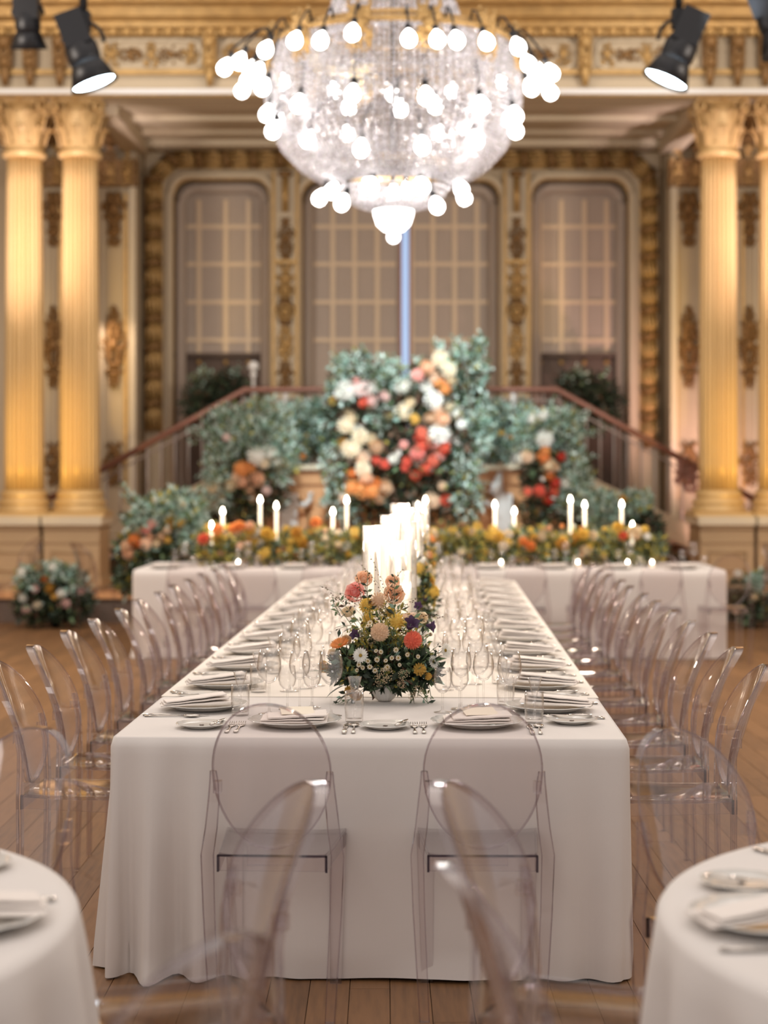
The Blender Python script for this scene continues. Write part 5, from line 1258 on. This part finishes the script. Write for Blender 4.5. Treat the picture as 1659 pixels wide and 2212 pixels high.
neck = [(x * KP, cz(y)) for x, y in ((55, -330), (70, -200), (95, -100), (125, -10), (150, 60), (165, 95))]
beads('neck_bead_strings', neck, 84, .0185, seed=3)
low = [(x * KP, cz(y)) for x, y in ((128, 372), (126, 395), (112, 420), (85, 440), (48, 452))]
beads('lower_bead_strings', low, 76, .020, seed=4)
beads('crown_bead_strings', [(x * KP, cz(y)) for x, y in ((165, 95), (215, 108), (262, 112))], 100, .019, seed=5)
MB().torus((0, 0, cz(108)), 266 * KP, .022, 'z', 72, 8).torus((0, 0, cz(96)), 262 * KP, .012, 'z', 72, 6).build('upper_ring', GOLD, ch)
MB().torus((0, 0, cz(372)), 124 * KP, .022, 'z', 48, 8).lathe([(122 * KP, cz(374)), (126 * KP, cz(362)), (122 * KP, cz(352))], 48, cap=False).build('lower_ring', GOLD, ch)
MB().torus((0, 0, cz(449)), 44 * KP, .012, 'z', 32, 8).build('bowl_ring', GOLDD, ch)
MB().torus((0, 0, cz(65)), 158 * KP, .018, 'z', 48, 8).build('neck_ring', GOLD, ch)
MB().lathe([(.001, cz(502)), (22 * KP, cz(499)), (36 * KP, cz(486)), (43 * KP, cz(464)), (43 * KP, cz(449)), (.001, cz(448))], 32, cap=False).build('bottom_globe', GLOBE, ch)
MB().ball((0, 0, cz(512)), 14 * KP, 16, 10).build('finial', GLOBE, ch)
MB().tube([(0, 0, cz(440)), (0, 0, 7.6)], .02, 8).tube([(0, 0, 7.4), (0, 0, 8.6)], .03, 8).build('central_rod', BLACKM, ch)
orn = ornament(.26, .34, 77, 26)
om = orn.mesh('gilt_mask', GOLD)
for k in range(12):
    a = 2 * PI * (k + .5) / 12; link('gilt_mask', om, ch, M=Matrix.Translation((270 * KP * math.cos(a), 270 * KP * math.sin(a), cz(122))) @ Matrix.Rotation(a + PI / 2, 4, 'Z'))
bulb_m = MB().lathe([(.001, -.066), (.028, -.060), (.046, -.038), (.05, -.012), (.042, .016), (.024, .042), (.015, .056), (.001, .057)], 14, cap=False).mesh('bulb', BULB)
sock_m = MB().lathe([(.016, .05), (.018, .085), (.026, .09), (.010, .11)], 10).mesh('socket', BLACKM)
def ray_cyl(x, y, Rr, front=True):
    """point on the vertical cylinder of radius Rr about the chandelier's axis seen at (x, y)"""
    d = Vector(((x - PX) / F, 1, -(y - HY) / F)); a = d.x ** 2 + 1; b = -2 * (CXc * d.x + ZC); c = CXc ** 2 + ZC ** 2 - Rr ** 2; D = b * b - 4 * a * c
    t = (-b - math.sqrt(D)) / (2 * a) if D > 0 and front else (-b + math.sqrt(max(D, 0))) / (2 * a) if D > 0 else -b / (2 * a)
    return Vector((0, 0, CAMZ)) + d * t - Vector((CXc, ZC, 0))
def bulb_at(p, rr0, tilt=.35):
    rad = Vector((p.x, p.y, 0)); u = rad.normalized() if rad.length > .01 else Vector((0, -1, 0))
    q = Vector((-u.x * tilt, -u.y * tilt, 1)).to_track_quat('Z', 'Y').to_matrix().to_4x4(); M = Matrix.Translation(p) @ q
    b = link('bulb', bulb_m, ch, M=M @ Matrix.Scale(1.1, 4)); s = link('socket', sock_m, b)
    base = u * rr0[0] + Vector((0, 0, rr0[1])); top = M @ Vector((0, 0, .11)); mid = (base + top) / 2 + Vector((0, 0, .10))
    MB().tube([base, base.lerp(mid, .5) + Vector((0, 0, .05)), mid, top + Vector((0, 0, .03)), top], .008, 6).build('lamp_arm', BLACKM, ch)
up_ = [(575, 105), (638, 85), (693, 85), (762, 68), (883, 80), (944, 82), (986, 84), (1050, 87), (1118, 98), (1140, 135), (487, 143), (518, 130), (557, 152), (537, 170), (525, 192), (569, 186), (1165, 160), (1190, 155), (1146, 187), (1187, 196), (1155, 172)]
for (x, y) in up_:
    dx = abs(x - 850) * KP; Rr = max(1.12, dx * 1.02 + .01); bulb_at(ray_cyl(x, y, Rr), (266 * KP, cz(105)), .5)
for i in range(7):
    a = .25 + i * (PI - .5) / 6; bulb_at(Vector((1.14 * math.cos(a), 1.14 * math.sin(a), cz(128))), (266 * KP, cz(105)), .5)
for (x, y) in ((762, 200), (645, 222), (920, 205), (1040, 225), (577, 243), (590, 279), (1113, 247), (1113, 279)): bulb_at(ray_cyl(x, y, max(.99, abs(x - 850) * KP * 1.02)), (.92, cz(y - 30)), .3)
for i in range(4): a = .4 + i * (PI - .8) / 3; bulb_at(Vector((.98 * math.cos(a), .98 * math.sin(a), cz(235))), (.92, cz(205)), .3)
for (x, y) in ((665, 298), (780, 318), (912, 312), (1028, 300)): bulb_at(ray_cyl(x, y, .80), (.5, cz(y - 50)), .2)
for (x, y) in ((692, 425), (718, 410), (740, 436), (802, 400), (912, 400), (995, 405), (1001, 424), (943, 442)): bulb_at(ray_cyl(x, y, max(.5, abs(x - 850) * KP * 1.02)), (.44, cz(375)), .5)
for (x, y, z) in ((.05, 0, 232), (.32, .1, 220), (-.34, .1, 222), (0, 0, 415), (.2, -.1, 405), (-.2, -.1, 405), (.1, .2, 402)):
    bulb_at(Vector((x, y, cz(z))), (.02, cz(z - 40)), .1)

# ================================================================== STAGE LIGHTS
def stage_light(x, y, Y, ax, lab, lens=True, s=1.0, pipe=True):
    p = W(x, y, Y); t = thing('stage_light', lab, 'spotlight', p)
    q = Vector(ax).to_track_quat('-Z', 'Y').to_matrix().to_4x4()
    def L(mb, nm, m, M=q): o = mb.build(nm, m, t); o.matrix_local = M @ Matrix.Scale(s, 4); return o
    L(MB().lathe([(.12, -.10), (.135, -.02), (.135, .06), (.10, .16), (.06, .2)], 24), 'lamp_head', BLACKM)
    L(MB().box(-.13, .13, -.11, .11, .06, .34), 'lamp_housing', BLACKM)
    L(MB().lathe([(.135, -.09), (.20, -.26), (.195, -.26), (.13, -.09)], 24, cap=False), 'lamp_hood', BLACKM)
    if lens: L(MB().lathe([(.001, -.245), (.17, -.24), (.17, -.235), (.001, -.23)], 24), 'lens', LENS)
    else: L(MB().lathe([(.001, -.1), (.12, -.1)], 24, cap=False), 'lens', SILV)
    L(MB().torus((0, 0, .10), .165, .016, 'y', 16, 6, a0=0, a1=PI), 'yoke', BLACKM, Matrix.Identity(4))
    MB().tube([(0, 0, .25), (0, 0, 8.5 - p.z)], .035, 8).build('hanging_pipe', BLACKM, t)
    MB().box(-.06, .06, -.05, .05, .2, .36).build('clamp', BLACKM, t)
    return t
stage_light(180, 118, 14.5, (.38, .02, -1), 'black stage light with a bright lens hanging at the upper left', s=1.05)
stage_light(60, 52, 14.5, (0, .25, -1), 'unlit black stage light at the top left edge', lens=False, s=.8)
stage_light(1466, 112, 14.5, (-.46, .02, -1), 'black stage light hanging at the upper right with a bright lens', s=1.05)
stage_light(1672, 50, 14.5, (.3, -.2, -1), 'black stage light cut off at the top right edge', lens=False)
print('OBJECTS', len(scene.objects), 'TRIS', sum(len(m.loops) - 2 * len(m.polygons) for m in bpy.data.meshes))
